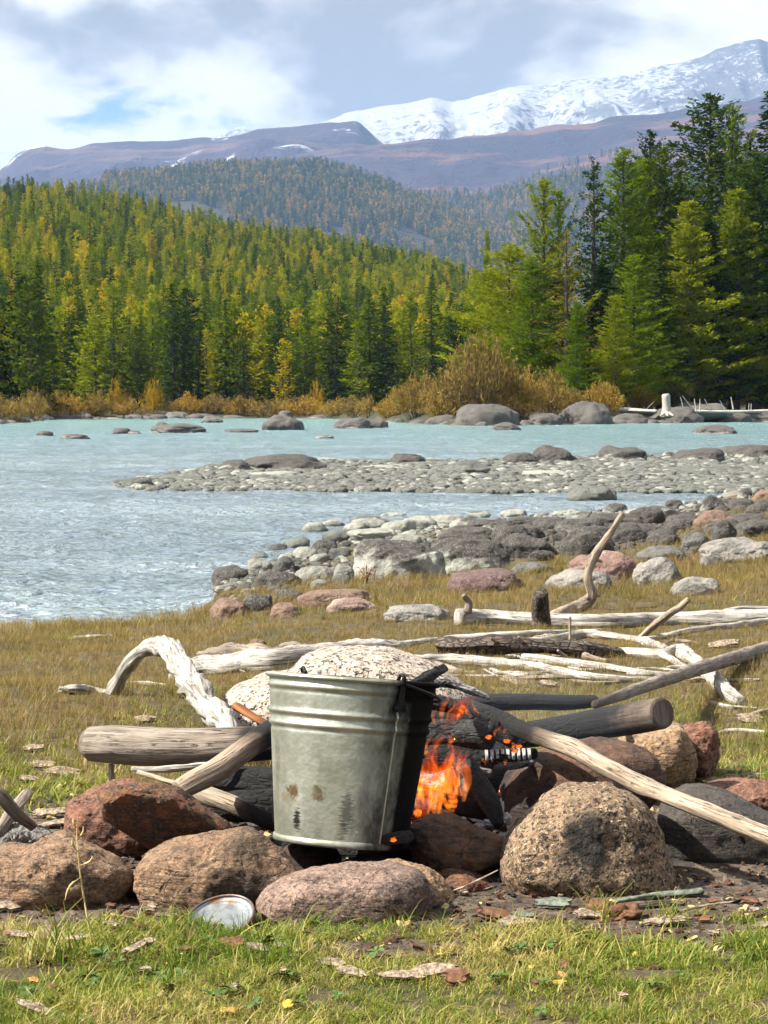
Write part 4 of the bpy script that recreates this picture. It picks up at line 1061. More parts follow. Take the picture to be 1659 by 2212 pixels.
# bar bed
R = rs(400)
bu, bv = [], []
def on_bar(px, py):
    lo = np.interp(px, [250, 330, 470, 700, 900, 1659, 2200], [1053, 1060, 1062, 1062, 1066, 1066, 1066])
    hi = np.interp(px, [250, 330, 470, 560, 900, 1250, 1659, 2200], [1046, 1034, 1008, 1000, 1000, 992, 985, 975])
    return (py < lo) & (py > hi)
cand = np.stack([250 + 1650 * R.rand(9000), 972 + 96 * R.rand(9000)], -1)
cand = cand[on_bar(cand[:, 0], cand[:, 1])]
# the bar itself: a low sheet of grey silt just above the water
bx = np.array([255, 300, 380, 470, 600, 900, 1250, 1659, 2200, 2600], float)
lo = np.interp(bx, [250, 330, 470, 700, 900, 1659, 2200], [1051, 1058, 1060, 1060, 1064, 1064, 1064]); hi = np.interp(bx, [250, 330, 470, 560, 900, 1250, 1659, 2200], [1048, 1036, 1010, 1002, 1002, 994, 987, 977])
bxx = np.linspace(255, 2600, 160); rows_ = np.linspace(0, 1, 14); V = []
for r_ in rows_:
    yy_ = np.interp(bxx, bx, lo) * (1 - r_) + np.interp(bxx, bx, hi) * r_
    u, v = slope(bxx, yy_); dd_ = (ZW - H) / v
    V.append(np.stack([u * dd_, dd_, ZW - 0.20 + 0.21 * np.sin(np.pi * r_) ** 0.35 + 0.05 * fbm(col3(u * dd_ * 0.6, dd_ * 0.4), 3, 433)], -1))
link('river_bar', mesh_np('river_bar', np.vstack(V), grid_faces(14, 160), mats=[SB]), kind='structure')
PROT = []
for i in range(5):
    vv, ff = ico(4 if i < 3 else 3); k = 1 + 0.22 * fbm(vv * 1.0 + i * 9.1, 2, 410 + i) + 0.08 * fbm(vv * 2.8 + i, 3, 420 + i)
    p = np.sign(vv) * np.abs(vv) ** 0.84 * k[:, None]
    PROT.append(p)
PM = {}
def stone_copy(px, py, wd, hh, mat, label, group, kind):
    u, v = slope(px, py); d = (ZW - H) / v
    key = (kind, mat.name)
    if key not in PM: PM[key] = mesh_np('bar_stone', PROT[kind], tris=ico(4 if kind < 3 else 3)[1], mats=[mat])
    o = link('bar_stone', PM[key], label=label, cat='stone', group=group)
    rx = wd / 2 * d / F; rz = hh * d / F * 0.9
    o.location = (u * d, d + rx * 0.5, ZW - rz * 0.16); o.scale = (rx, rx * (0.8 + 0.5 * R.rand()), rz); o.rotation_euler = (0, 0, R.rand() * 6.28)
sel = cand[:330]; order = np.argsort(-sel[:, 1])
big = R.rand(len(sel)) ** 2.2
for i, (px, py) in enumerate(sel[:290]):
    if px > 1720: continue
    wd = 18 + 80 * big[i]; hh = wd * (0.10 + 0.09 * R.rand())
    q_ = R.rand(); m_ = SP if q_ < 0.10 else (SD if q_ < 0.26 else SB)
    nearr = py > 1035
    stone_copy(px, py, wd, hh, m_, 'pale flat stone packed in the front half of the river bar' if nearr else 'pale flat stone packed in the back half of the river bar',
               'pale stones, front of the river bar' if nearr else 'pale stones, back of the river bar', R.randint(5))
u, v = slope(cand[330:, 0], cand[330:, 1]); d = (ZW - H) / v; n = len(d)
wq = (8 + 14 * R.rand(n)) / 2 * d / F
scatter('river_bar_cobbles', np.stack([u * d, d, np.full(n, ZW + 0.0)], -1), np.stack([wq * 1.4, wq * 1.4, wq * 0.95], -1), zrot(n, R, 0.1), R.randint(0, 5, n),
        [mesh_np('cobble', p, tris=ico(4 if i < 3 else 3)[1], mats=[(SB, SB, SB, SD, SB)[i]]) for i, p in enumerate(PROT)], label='countless pale cobbles making up the mid-river bar', cat='cobbles')

# stones in the open river and on the far banks
FRK = M['far_rock']
for a in [
 (325, 447, 914, 935, 'long low brown boulder in the river at left'), (565, 657, 896, 929, 'tall brown boulder in the middle of the river'), (240, 282, 924, 938, 'small dark boulder left of the long low one'),
 (272, 306, 930, 938, 'flat dark stone beside the small dark boulder'), (720, 800, 902, 926, 'rounded brown boulder off the tip of the right bank'), (772, 842, 905, 925, 'low brown boulder right of the rounded one'),
 (78, 116, 930, 941, 'small dark boulder near the left rapids'), (130, 196, 937, 948, 'flat grey stone right of the left rapids'), (433, 482, 904, 914, 'low grey boulder behind the long low brown one'),
 (1063, 1127, 912, 929, 'low dark boulder in front of the large bank boulder'), (1498, 1592, 917, 938, 'domed boulder with pale flank in the river at right'), (600, 634, 886, 904, 'pale pointed stone behind the tall brown boulder'),
 (335, 362, 911, 922, 'pale pointed stone behind the long low boulder'), (485, 560, 926, 934, 'flat wet stone left of the tall brown boulder'), (680, 722, 940, 946, 'nearly sunken pale stone in mid-river')]:
    B(*a[:4], FRK, a[4], far=True, sub=5)
for a in [
 (972, 1128, 872, 921, FRK, 'largest humped boulder on the right bank before the willows'), (915, 1000, 895, 920, FRK, 'low dark boulder left of the largest bank boulder'), (1205, 1322, 866, 916, FRK, 'large rounded boulder left of the white log'),
 (1220, 1326, 880, 917, FRK, 'dark cleft boulder in front of the large rounded boulder'), (1125, 1215, 892, 917, FRK, 'low grey boulder between the two large bank boulders'), (1500, 1625, 886, 911, FRK, 'wide grey boulder right of the white stump'),
 (1395, 1520, 878, 912, FRK, 'dark bank boulder under the white stump, reddish behind'), (1590, 1700, 888, 909, FRK, 'long dark boulder at the right edge of the far bank'), (1460, 1570, 868, 890, SG, 'grey flat-topped boulder behind the bare sticks'),
 (830, 880, 904, 916, FRK, 'small dark boulder at the left tip of the right bank'), (1320, 1400, 892, 914, FRK, 'dark low boulder under the white log'), (355, 412, 889, 904, SG, 'grey boulder on the far left bank'),
 (405, 470, 893, 905, FRK, 'low dark boulder on the far left bank'), (160, 200, 893, 905, SG, 'pale grey boulder on the far left bank, farther left'), (70, 115, 895, 912, FRK, 'black slab at the left river edge'),
 (0, 70, 898, 918, FRK, 'dark rock in the shade at the left edge'), (470, 540, 896, 905, FRK, 'flat stone on the far bank right of the grey boulder'), (660, 720, 895, 905, FRK, 'low stone on the far bank left of the rounded brown boulder')]:
    px = (a[0] + a[1]) / 2; dd = float(np.interp(slope(px, 900)[0], FR_U, FR_D)) + 1.5
    B(*a[:4], a[4], a[5], d=dd, sub=5, sink=0.3)
R = rs(431)
for i in range(46):
    px = -20 + 870 * (i + R.rand()) / 46 if i < 26 else 850 + 830 * (i - 26 + R.rand()) / 20
    s = float(np.interp(slope(px, 900)[0], FR_U, FR_D)); v = (ZW - H) / s; yb = HZ - v * F
    wd = 22 + 34 * R.rand(); hh = 4 + 7 * R.rand()
    left = i < 26
    B(px - wd / 2, px + wd / 2, yb - hh, yb + 1.5, FRK if R.rand() < 0.7 else SG, 'dark stone in the line along the far left waterline' if left else 'dark stone in the line along the far right waterline',
      'stones along the far left waterline' if left else 'stones along the far right waterline', sub=3, d=s + 0.3, sink=0.2)

# ------------------------------------------------------------------ wood: logs, poles, sticks
def limb(name, pts, rad, mat, label=None, cat='driftwood', group=None, parent=None, ns=18, rough=0.12, seed=None, char=None, flat=1.0, capr=0.3, ground=False, lump=0.0, n=None):
    """pts: (px, py, distance) or, with ground=True, (px, py[, lift in m]) on the bank; rad in px at that distance"""
    P3, r3 = [], []
    rad = np.broadcast_to(np.asarray(rad, float), (len(pts),))
    for a, r in zip(pts, rad):
        if ground:
            g = G(a[0], a[1] + r * 0.8); d = g[1]
            p = P(a[0], a[1], d)
        else:
            d = a[2]; p = P(*a)
        P3.append(p); r3.append(r * d / F)
    seed = seed if seed is not None else int(abs(pts[0][0] * 3 + pts[0][1])) % 991
    P3 = np.array(P3); c = P3.mean(0)
    v, q, t3, uv, ch = tube(P3 - c, r3, ns, n, rough, seed, flat, capr, True, char, lump)
    me = mesh_np(name, v, q, t3, uv=uv, attrs={'char': ch}, mats=[mat])
    o = link(name, me, parent, label=label, cat=cat if parent is None else None, group=group)
    if parent is None: o.location = c
    else: o.location = Vector(c) - parent.location
    return o
SV, GW, TW, BK, CH = M['silver'], M['grey_wood'], M['tan_wood'], M['bark'], M['charcoal']

# far bank driftwood (distance of the right bank there)
fd = 214.0   # right bank shoreline there, plus a few metres
limb('log', [(1298, 880, fd), (1340, 886, fd), (1418, 889, fd - 2)], [4.5, 6, 5], SV, 'white drift log lying on the far right bank boulders', ns=8)
st = limb('tree_stump', [(1440, 900, fd - 3), (1440, 880, fd - 3), (1438, 853, fd - 3)], [13, 8.5, 8.5], SV, 'upright white stump on the far right bank', cat='stump', ns=10)
for dx_ in (-13, 3, 15): limb('root', [(1440 + dx_ * 0.3, 893, fd - 3.6), (1440 + dx_, 899, fd - 4)], [5, 2.5], SV, parent=st, ns=7)
for a, b, c_ in [((1470, 858), (1478, 888), 1.3), ((1474, 855), (1500, 888), 1.2), ((1500, 862), (1504, 890), 1.6), ((1512, 862), (1512, 890), 1.3), ((1522, 862), (1536, 888), 1.1), ((1555, 865), (1566, 886), 1.2), ((1579, 858), (1584, 884), 1.8), ((1618, 872), (1617, 888), 1.2), ((1623, 872), (1622, 888), 1.2), ((1335, 872), (1348, 884), 1.6), ((1413, 868), (1395, 885), 1.2)]:
    limb('bare_stick', [(*a, fd), (*b, fd)], [c_ * 0.6, c_], SV, 'bare white stick poking up from the far right bank', 'stick', 'bare sticks of the far right bank', ns=6)
limb('log', [(1500, 888, fd + 2), (1580, 889, fd + 2), (1700, 886, fd + 2)], [2.6, 3, 3.4], SV, 'long thin white drift log along the far right bank', ns=8)

# --- driftwood pile, right of centre
o = limb('log', [(992, 1336), (1060, 1334), (1160, 1340), (1300, 1343), (1420, 1338), (1560, 1335), (1720, 1330)], [19, 17, 17.5, 17, 16, 16, 15], SV, 'longest silver log with cracked bark, lying across the grass at right', ground=True, rough=0.09, ns=18, n=120)
d0 = G(1000, 1352)[1]
limb('branch_stub', [(1008, 1322, d0), (1012, 1302, d0), (1001, 1286, d0 - 0.02)], [10, 7, 5], GW, parent=o)
limb('branch_stub', [(1550, 1325, d0 + 0.1), (1610, 1315, d0 + 0.2), (1720, 1318, d0 + 0.3)], [5, 6, 6], SV, parent=o)
ds = G(1170, 1358)[1]
limb('tree_stump', [(1168, 1364, ds - 0.05), (1167, 1330, ds - 0.05), (1169, 1283, ds - 0.12)], [20, 19, 16], BK, 'short upright stump with scaly brown bark in front of the longest silver log', 'stump', rough=0.12, capr=0.25)
dsn = G(1215, 1335)[1] + 0.35
o = limb('branch', [(1192, 1338, dsn - 0.3), (1220, 1322, dsn - 0.2), (1262, 1302, dsn), (1277, 1285, dsn), (1270, 1250, dsn), (1278, 1216, dsn), (1298, 1180, dsn), (1322, 1146, dsn), (1346, 1109, dsn)], [14, 13, 12, 11, 9.5, 9, 8.5, 7, 6], TW, 'crooked bare branch rising behind the longest silver log', rough=0.12, lump=0.1)
for a, b in (((1277, 1290), (1297, 1285)), ((1284, 1208), (1301, 1214)), ((1318, 1150), (1330, 1138))):
    limb('twig_stub', [(*a, dsn), (*b, dsn)], [4, 2.5], TW, parent=o, ns=8)
do = G(1100, 1424)[1]
o = limb('log', [(948, 1394, do + .1), (1000, 1396, do + .05), (1080, 1392, do), (1200, 1398, do), (1280, 1406, do + .05), (1342, 1412, do + .1)], [15, 17, 18, 18, 16, 13], BK, 'dark log with flaking bark and a bare brown left end', rough=0.14, ns=18, lump=0.12, n=70)
for a, b, r_ in (((1060, 1378), (1072, 1386), 4), ((1120, 1376), (1127, 1386), 5), ((1008, 1412), (1034, 1424), 4), ((1205, 1405), (1222, 1419), 5)):
    limb('branch_stub', [(*b, do - 0.03), (*a, do - 0.06)], [r_, r_ * 0.6], TW, parent=o, ns=8)
limb('pole', [(800, 1404), (878, 1392), (990, 1380), (1130, 1371), (1215, 1367), (1300, 1362)], [8, 8, 9, 8, 7, 4], SV, 'straight silver pole running behind the dark bark log', ground=True)
limb('branch', [(1000, 1400), (1090, 1385), (1160, 1384), (1200, 1380), (1255, 1370), (1316, 1375), (1396, 1388), (1440, 1404)], [7, 8, 8, 9, 10, 11, 10, 9], SV, 'curved silver branch arching over behind the dark bark log', ground=True, lump=0.1)
o = limb('drift_root', [(1338, 1409), (1390, 1413), (1434, 1414), (1465, 1406), (1500, 1428), (1540, 1464), (1575, 1500), (1600, 1516)], [10, 11, 12, 14, 15, 16, 16, 13], SV, 'thick twisted silver root bending down to the right', ground=True, rough=0.12, lump=0.14)
limb('root_fork', [(1430, 1412, 7.6), (1462, 1432, 7.5), (1490, 1448, 7.35)], [8, 9, 6], SV, parent=o)
limb('branch', [(880, 1428), (960, 1424), (1066, 1432), (1142, 1438), (1217, 1452), (1302, 1466), (1400, 1470), (1490, 1466)], [11, 12, 11, 10, 9, 9, 8, 5], SV, 'long cracked silver branch lowest in the driftwood pile', ground=True, lump=0.12, rough=0.1)
limb('branch', [(1130, 1420), (1165, 1424), (1278, 1438), (1372, 1452), (1500, 1464)], [9, 10, 9.5, 9, 5], SV, 'split silver branch lying on the lowest branch of the pile', ground=True, rough=0.1)
limb('branch', [(1195, 1416), (1250, 1416), (1310, 1428)], [7, 8, 5], GW, 'short grey branch wedged below the dark bark log', ground=True)
limb('branch', [(880, 1445), (935, 1438), (1000, 1452)], [9, 10, 6], GW, 'grey branch end behind the pale speckled boulder', ground=True)
limb('pole', [(1380, 1383), (1440, 1373), (1490, 1363), (1600, 1350), (1720, 1336)], [5, 7, 7.5, 8, 8], SV, 'thin silver pole in front of the longest silver log at right', ground=True)
dq = G(1387, 1382)[1]
limb('stick', [(1384, 1378, dq), (1412, 1352, dq - .05), (1440, 1330, dq - .1), (1466, 1312, dq - .1), (1487, 1294, dq - .12)], [7, 7.5, 7.5, 7, 5], TW, 'tan broken stick slanting up across the longest silver log', 'stick')
limb('stick', [(1231, 1382, 8.0), (1232, 1333, 8.0)], [3.6, 3], TW, 'short upright tan peg in the driftwood pile', 'stick', ns=8)
limb('branch', [(1535, 1517), (1570, 1526), (1634, 1531)], [4, 5, 3], SV, 'small white stick in the grass at the foot of the twisted root', 'stick', ground=True)
limb('branch', [(1545, 1586), (1580, 1578), (1652, 1582)], [4, 5, 4], SV, 'thin bent white stick in the green grass at right', 'stick', ground=True)
limb('branch', [(1618, 1548), (1640, 1542), (1680, 1534)], [6, 8, 8], GW, 'grey bark piece in the grass at the right edge', 'stick', ground=True)
limb('branch', [(1230, 1470), (1300, 1476), (1370, 1470)], [3, 5, 3], GW, 'thin grey stick below the split silver branch', 'stick', ground=True)
limb('branch', [(1400, 1482), (1500, 1472), (1640, 1468)], [3, 4, 3], SV, 'thin silver stick running right under the twisted root', 'stick', ground=True)
# thinner stuff tangled through the pile
R = rs(455)
for i in range(22):
    px = 900 + 640 * R.rand(); py = 1372 + 95 * R.rand(); ln = 60 + 150 * R.rand(); sl_ = R.randn() * 0.10 + 0.03; bw = R.randn() * 10; r_ = 2.2 + 3.2 * R.rand()
    limb('branch', [(px - ln / 2, py - sl_ * ln / 2), (px - ln * .15, py + bw * .5), (px + ln * .2, py + bw * .4), (px + ln / 2, py + sl_ * ln / 2)], [r_, r_ * 1.1, r_ * .9, r_ * .5], SV if R.rand() < 0.65 else GW,
         'thin bleached branch tangled in the driftwood pile', 'driftwood', 'thin branches of the driftwood pile', ground=True, lump=0.15, ns=9)
for i in range(9):
    px = 400 + 480 * R.rand(); py = 1412 + 60 * R.rand() if px < 620 else 1405 + 10 * R.rand(); ln = 50 + 80 * R.rand(); r_ = 2.2 + 3 * R.rand()
    limb('branch', [(px - ln / 2, py + 4 * R.randn()), (px, py + 5 * R.randn()), (px + ln / 2, py + 4 * R.randn())], [r_, r_, r_ * .5], SV, 'thin bleached branch behind the pale speckled boulder', 'driftwood', 'thin branches behind the speckled boulder', ground=True, lump=0.15, ns=9)
# long pole from the fire to the grass
limb('pole', [(1285, 1522, 5.0), (1345, 1500, 5.4), (1420, 1474, 6.0), (1500, 1447, 6.7), (1580, 1423, 7.35), (1665, 1400, 8.1), (1720, 1386, 8.5)], [9, 12, 14, 15, 15.5, 16, 16], GW, 'long grey pole reaching from the fire across the grass to the right edge', rough=0.05, char=[(0, .45), (.12, .1), (.2, 0), (1, 0)])

# --- left: arched root, logs behind the boulder
do = 6.85
o = limb('drift_root', [(132, 1497, do), (160, 1488, do - .1), (200, 1494, do), (236, 1500, do - .05), (256, 1470, do - .1), (278, 1432, do - .15), (306, 1406, do - .2), (344, 1394, do - .3), (376, 1412, do - .5), (398, 1446, do - .7), (430, 1498, do - 1.0), (470, 1548, do - 1.3), (505, 1592, do - 1.55)],
         [7, 13, 10, 12, 15, 16, 15, 18, 21, 24, 26, 23, 20], SV, 'white arched root standing like a bow over the grass at left', rough=0.22, lump=0.26, n=130, ns=24)
limb('root_knob', [(340, 1396, do - .3), (350, 1386, do - .33)], [9, 5], SV, parent=o, ns=8)
limb('root_knob', [(150, 1490, do - .1), (128, 1486, do - .1)], [7, 4], SV, parent=o, ns=8)
limb('log', [(372, 1462), (425, 1440), (500, 1434), (590, 1428), (660, 1416), (760, 1404), (860, 1398)], [12, 22, 25, 24, 22, 20, 14], SV, 'weathered white log with reddish rot behind the pale speckled boulder', ground=True, rough=0.18, lump=0.12, ns=18, n=80)
limb('log', [(430, 1414), (500, 1406), (580, 1410), (640, 1402), (720, 1408)], [8, 13, 14, 12, 8], GW, 'crumbling grey log behind the weathered white log', ground=True, rough=0.2, lump=0.2)
limb('branch', [(160, 1377), (195, 1376), (242, 1374)], [4, 5, 3.5], SV, 'short white stick alone in the straw grass near the river', 'stick', ground=True)
limb('branch', [(262, 1478), (310, 1476), (358, 1480)], [3.5, 5, 3], SV, 'thin white stick in the grass under the arched root', 'stick', ground=True)
B(533, 577, 1380, 1402, M['shore_brown'], 'small dark rotten lump in the straw grass', sharp=0.9, name='wood_lump')
# ------------------------------------------------------------------ the fire ring
def ring_stone(name, outline, d, thick, mat, label, seed, sub=6, e=0.8, rough=1.0, soot=None, dz=0.0, cat='stone', lay=0.0, over=0.0, facet=0.8):
    """stone from its outline in the photo (px), at distance d, with its own depth (m)"""
    ol = np.array(outline, float); c = np.array([(ol[:, 0].min() + ol[:, 0].max()) / 2, (ol[:, 1].min() + ol[:, 1].max()) / 2])
    # dense smooth outline in polar form about the centre
    cl = catmull(np.vstack([np.c_[ol, np.zeros(len(ol))], np.r_[ol[0], 0]]), 240)[:, :2] - c
    th = np.arctan2(-cl[:, 1], cl[:, 0]); rr = np.hypot(cl[:, 0], cl[:, 1])
    k = np.argsort(th); th, rr = th[k], rr[k]
    th = np.concatenate([th - 2 * np.pi, th, th + 2 * np.pi]); rr = np.tile(rr, 3)
    v, f = ico(sub); a, b, dep = v[:, 0], v[:, 2], v[:, 1]
    rho = np.hypot(a, b); ang = np.arctan2(b, a)
    r = np.interp(ang, th, rr)
    g = rho ** e
    px = np.cos(ang) * r * g; pz = np.sin(ang) * r * g
    s = d / F
    p = np.stack([px * s, np.sign(dep) * np.abs(dep) ** e * thick / 2, pz * s], -1)
    size = (rr.mean() * s)
    Qs = rs(seed + 900); cut_ = p / np.array([np.abs(p[:, 0]).max(), np.abs(p[:, 1]).max(), np.abs(p[:, 2]).max()]); sc_ = np.abs(p).max(0)
    for j in range(9):                                       # broken faces
        nrm = unit(Qs.randn(3) * np.array([1, 1.3, 1])); dt = cut_ @ nrm; lim = np.percentile(dt, 86 + 10 * Qs.rand())
        cut_ = cut_ - np.maximum(dt - lim, 0)[:, None] * nrm * 0.85 * facet
    p = cut_ * sc_
    q = p / size
    n1 = fbm(q * 1.3 + seed, 3, seed); n2 = fbm(q * 4 + seed, 4, seed + 3); n3 = fbm(q * 15 + seed, 3, seed + 7)
    edge = 1 - 0.55 * rho ** 4
    disp = size * rough * (0.075 * n1 * edge + 0.034 * n2 + 0.016 * n3)
    if lay: disp += size * lay * 0.02 * np.sign(np.sin(q[:, 2] * 13 + q[:, 0] * 4 + n1 * 3)) * np.abs(np.sin(q[:, 2] * 13 + q[:, 0] * 4 + n1 * 3)) ** 0.5
    p = p + unit(p) * disp[:, None]
    p[:, 1] -= over * p[:, 2]
    sa = np.zeros(len(p))
    for (sx, sy, srx, sry, amt) in (soot or []):            # soot patches, in photo px about the visible face
        ex = (px + c[0] - sx) / srx; ez = (c[1] - pz - sy) / sry
        sa = np.maximum(sa, amt * np.clip(1.5 - np.hypot(ex, ez) + 0.45 * n2, 0, 1))
    me = mesh_np(name, p, tris=f, attrs={'soot': sa}, mats=[mat])
    o = link(name, me, label=label, cat=cat)
    o.location = P(c[0], c[1], d) + np.array([0, 0, dz])
    return o
RSN = ring_stone
RSN('fire_stone', [(-90, 1900), (-40, 1850), (5, 1832), (60, 1835), (105, 1812), (150, 1798), (205, 1800), (255, 1825), (295, 1850), (303, 1885), (285, 1930), (230, 1968), (150, 1985), (60, 1990), (0, 1972), (-70, 1960)], 4.02, 0.30, M['granite'], 'rough brown granite stone at the left edge of the fire ring', 3, lay=0.8, over=0.3, e=0.7)
RSN('fire_stone', [(288, 1905), (300, 1862), (340, 1832), (400, 1808), (470, 1795), (540, 1790), (600, 1805), (640, 1840), (660, 1885), (655, 1925), (615, 1950), (560, 1968), (500, 1985), (430, 1995), (360, 1990), (310, 1955)], 3.98, 0.28, M['granite'], 'large rounded granite stone with a soot patch left of the bucket', 5, e=0.7, over=0.15, soot=[(535, 1890, 62, 40, 0.75), (560, 1802, 60, 18, 0.6)])
RSN('fire_stone', [(553, 1950), (570, 1922), (620, 1895), (690, 1880), (770, 1871), (850, 1872), (905, 1885), (938, 1920), (940, 1955), (915, 1985), (850, 2002), (770, 2012), (690, 2020), (620, 2012), (570, 1990)], 3.87, 0.24, M['granite_pink'], 'smooth oval pinkish stone at the front of the fire ring', 7, e=0.72, rough=0.7, facet=0.5, soot=[(880, 1895, 70, 18, 0.5)])
RSN('fire_stone', [(1078, 1900), (1085, 1850), (1110, 1795), (1150, 1745), (1205, 1708), (1265, 1695), (1330, 1703), (1385, 1735), (1425, 1790), (1445, 1845), (1455, 1890), (1450, 1930), (1390, 1950), (1280, 1958), (1170, 1955), (1095, 1945)], 4.10, 0.30, M['granite_coarse'], 'big dome-shaped coarse granite stone with a black soot mark', 11, e=0.74, rough=0.8, facet=0.5, soot=[(1247, 1795, 50, 62, 1.0)])
RSN('fire_stone', [(210, 1710), (225, 1685), (260, 1668), (310, 1668), (360, 1690), (410, 1720), (455, 1755), (500, 1792), (480, 1812), (430, 1826), (380, 1840), (330, 1850), (290, 1830), (260, 1795), (228, 1755)], 4.20, 0.14, M['slab'], 'dark red-brown slab tilted towards the viewer, its top edge orange', 13, e=0.42, rough=0.6, lay=1.0, over=0.75)
RSN('fire_stone', [(142, 1770), (150, 1725), (185, 1692), (240, 1678), (300, 1690), (340, 1740), (350, 1800), (330, 1850), (260, 1862), (190, 1850), (150, 1815)], 4.40, 0.24, M['red_rock'], 'reddish rounded stone behind the tilted slab', 17)
RSN('fire_stone', [(878, 1800), (885, 1765), (925, 1752), (965, 1756), (1005, 1778), (1050, 1797), (1090, 1815), (1098, 1850), (1075, 1885), (1010, 1895), (940, 1888), (895, 1862)], 4.22, 0.20, M['brown_rock'], 'brown wedge stone right under the flames', 19, lay=0.6, soot=[(890, 1790, 30, 40, 0.4)])
RSN('fire_stone', [(800, 1900), (825, 1868), (870, 1858), (920, 1872), (965, 1910), (1000, 1965), (985, 1990), (930, 1985), (860, 1960)], 3.99, 0.16, M['tan_rock'], 'orange-tan stone behind the smooth oval one', 23, soot=[(985, 1975, 22, 20, 0.8)])
RSN('fire_stone', [(905, 1905), (950, 1882), (1010, 1882), (1055, 1905), (1078, 1935), (1070, 1968), (1010, 1975), (940, 1965)], 4.10, 0.18, M['slab'], 'flat layered brown stone between oval and dome stones', 29, lay=1.2)
RSN('fire_stone', [(715, 1880), (740, 1860), (800, 1855), (850, 1865), (870, 1890), (840, 1920), (750, 1920)], 4.10, 0.22, M['brown_rock'], 'dark flat stone in the shadow under the bucket', 31, soot=[(790, 1880, 100, 40, 0.7)])
RSN('fire_stone', [(600, 1850), (620, 1822), (665, 1815), (720, 1820), (740, 1850), (720, 1890), (650, 1900), (610, 1880)], 4.22, 0.18, M['brown_rock'], 'sooty stone holding up the left side of the bucket', 33, soot=[(670, 1850, 100, 50, 0.8)])
RSN('fire_stone', [(1068, 1740), (1085, 1690), (1130, 1645), (1200, 1610), (1280, 1597), (1350, 1603), (1410, 1630), (1437, 1675), (1430, 1720), (1380, 1770), (1280, 1810), (1170, 1820), (1090, 1800)], 4.58, 0.26, M['brown_rock'], 'large smooth dark brown stone right of the flames', 37, e=0.72, rough=0.6, facet=0.4, soot=[(1105, 1740, 75, 90, 0.85)])
RSN('fire_stone', [(1395, 1760), (1415, 1710), (1470, 1688), (1530, 1695), (1600, 1725), (1680, 1770), (1760, 1830), (1770, 1880), (1690, 1900), (1580, 1895), (1490, 1880), (1420, 1840)], 4.40, 0.28, M['granite_dark'], 'large dark grey stone under the slanting stick at right', 41, e=0.72, rough=0.6, facet=0.4)
RSN('fire_stone', [(1320, 1620), (1360, 1580), (1420, 1562), (1465, 1562), (1492, 1600), (1502, 1650), (1495, 1695), (1440, 1712), (1360, 1700)], 5.10, 0.24, M['tan_rock'], 'cracked tan stone supporting the thick cut log', 43, e=0.7, rough=0.8)
RSN('fire_stone', [(1440, 1610), (1470, 1562), (1505, 1552), (1540, 1570), (1557, 1605), (1545, 1650), (1515, 1690), (1480, 1705), (1450, 1680)], 5.26, 0.22, M['red_rock'], 'crumbly dark red stone behind the cracked tan one', 47, rough=1.5)
RSN('fire_stone', [(1505, 1705), (1530, 1685), (1580, 1678), (1640, 1688), (1720, 1710), (1760, 1750), (1700, 1790), (1590, 1780), (1520, 1745)], 4.78, 0.24, M['red_rock'], 'flat rusty stone with cracks at the right edge', 53, lay=0.8)
RSN('ash_lump', [(-40, 1820), (0, 1792), (30, 1778), (70, 1785), (105, 1800), (112, 1825), (70, 1845), (0, 1850)], 4.42, 0.14, M['ash_rock'], 'crusty ash-grey lump under the crossed sticks', 59, rough=1.6)
RSN('fire_stone', [(188, 1985), (196, 1966), (240, 1962), (256, 1975), (250, 2000), (205, 2004)], 3.96, 0.07, M['granite_dark'], 'small square grey stone in the shadow between the two left stones', 61, sub=4, e=0.6)
# the pale boulder behind the bucket
RSN('boulder', [(415, 1580), (440, 1535), (490, 1490), (560, 1460), (625, 1450), (660, 1415), (730, 1398), (800, 1394), (870, 1402), (930, 1425), (975, 1455), (1010, 1490), (1040, 1540), (1030, 1600), (900, 1650), (600, 1660), (440, 1630)], 6.2, 0.62, M['speckled'], 'pale speckled granite boulder behind the bucket', 67, e=0.75, rough=0.55, cat='boulder', facet=0.25)

# ---- fire logs
limb('fire_log', [(196, 1607, 4.88), (250, 1608, 4.86), (330, 1612, 4.84), (430, 1612, 4.82), (520, 1608, 4.80), (640, 1602, 4.78)], [38, 42, 42, 41, 39, 36], GW, 'thick grey weathered log on the left of the fire', 'log', rough=0.035, ns=24, n=60, capr=0.5, char=[(0, 0), (.55, 0.0), (.72, .2), (.9, 1), (1, 1)])
limb('stick', [(240, 1652, 4.87), (241, 1685, 4.87), (242, 1740, 4.87)], [6.5, 7, 7], TW, 'short peg propping up the thick grey log', 'stick', ns=10)
limb('fire_log', [(385, 1708, 4.36), (420, 1688, 4.38), (470, 1662, 4.42), (520, 1625, 4.48), (575, 1588, 4.55), (640, 1545, 4.62)], [22, 25, 26, 26, 26, 24], TW, 'tan branch with a curved grain leaning from the slab to the bucket', 'log', rough=0.05, ns=18, char=[(0, 0), (.35, 0), (.55, .3), (.75, .9), (1, 1)])
limb('fire_log', [(410, 1700, 4.50), (450, 1718, 4.48), (500, 1736, 4.46), (560, 1764, 4.44), (620, 1785, 4.44)], [17, 21, 21, 20, 18], TW, 'pale branch below the leaning tan branch, its right end charred', 'log', rough=0.06, ns=16, char=[(0, 0), (.45, 0), (.65, .6), (1, 1)])
limb('stick', [(284, 1661, 4.72), (350, 1662, 4.72), (440, 1654, 4.72), (520, 1650, 4.74)], [5, 7, 7, 6], SV, 'white stick in the shadow below the thick grey log', 'stick', char=[(0, 0), (.8, 0), (1, .8)])
limb('stick', [(298, 1668, 4.55), (345, 1682, 4.52), (400, 1705, 4.5), (450, 1760, 4.5)], [5, 6, 6, 6], TW, 'thin tan stick behind the top of the tilted slab', 'stick')
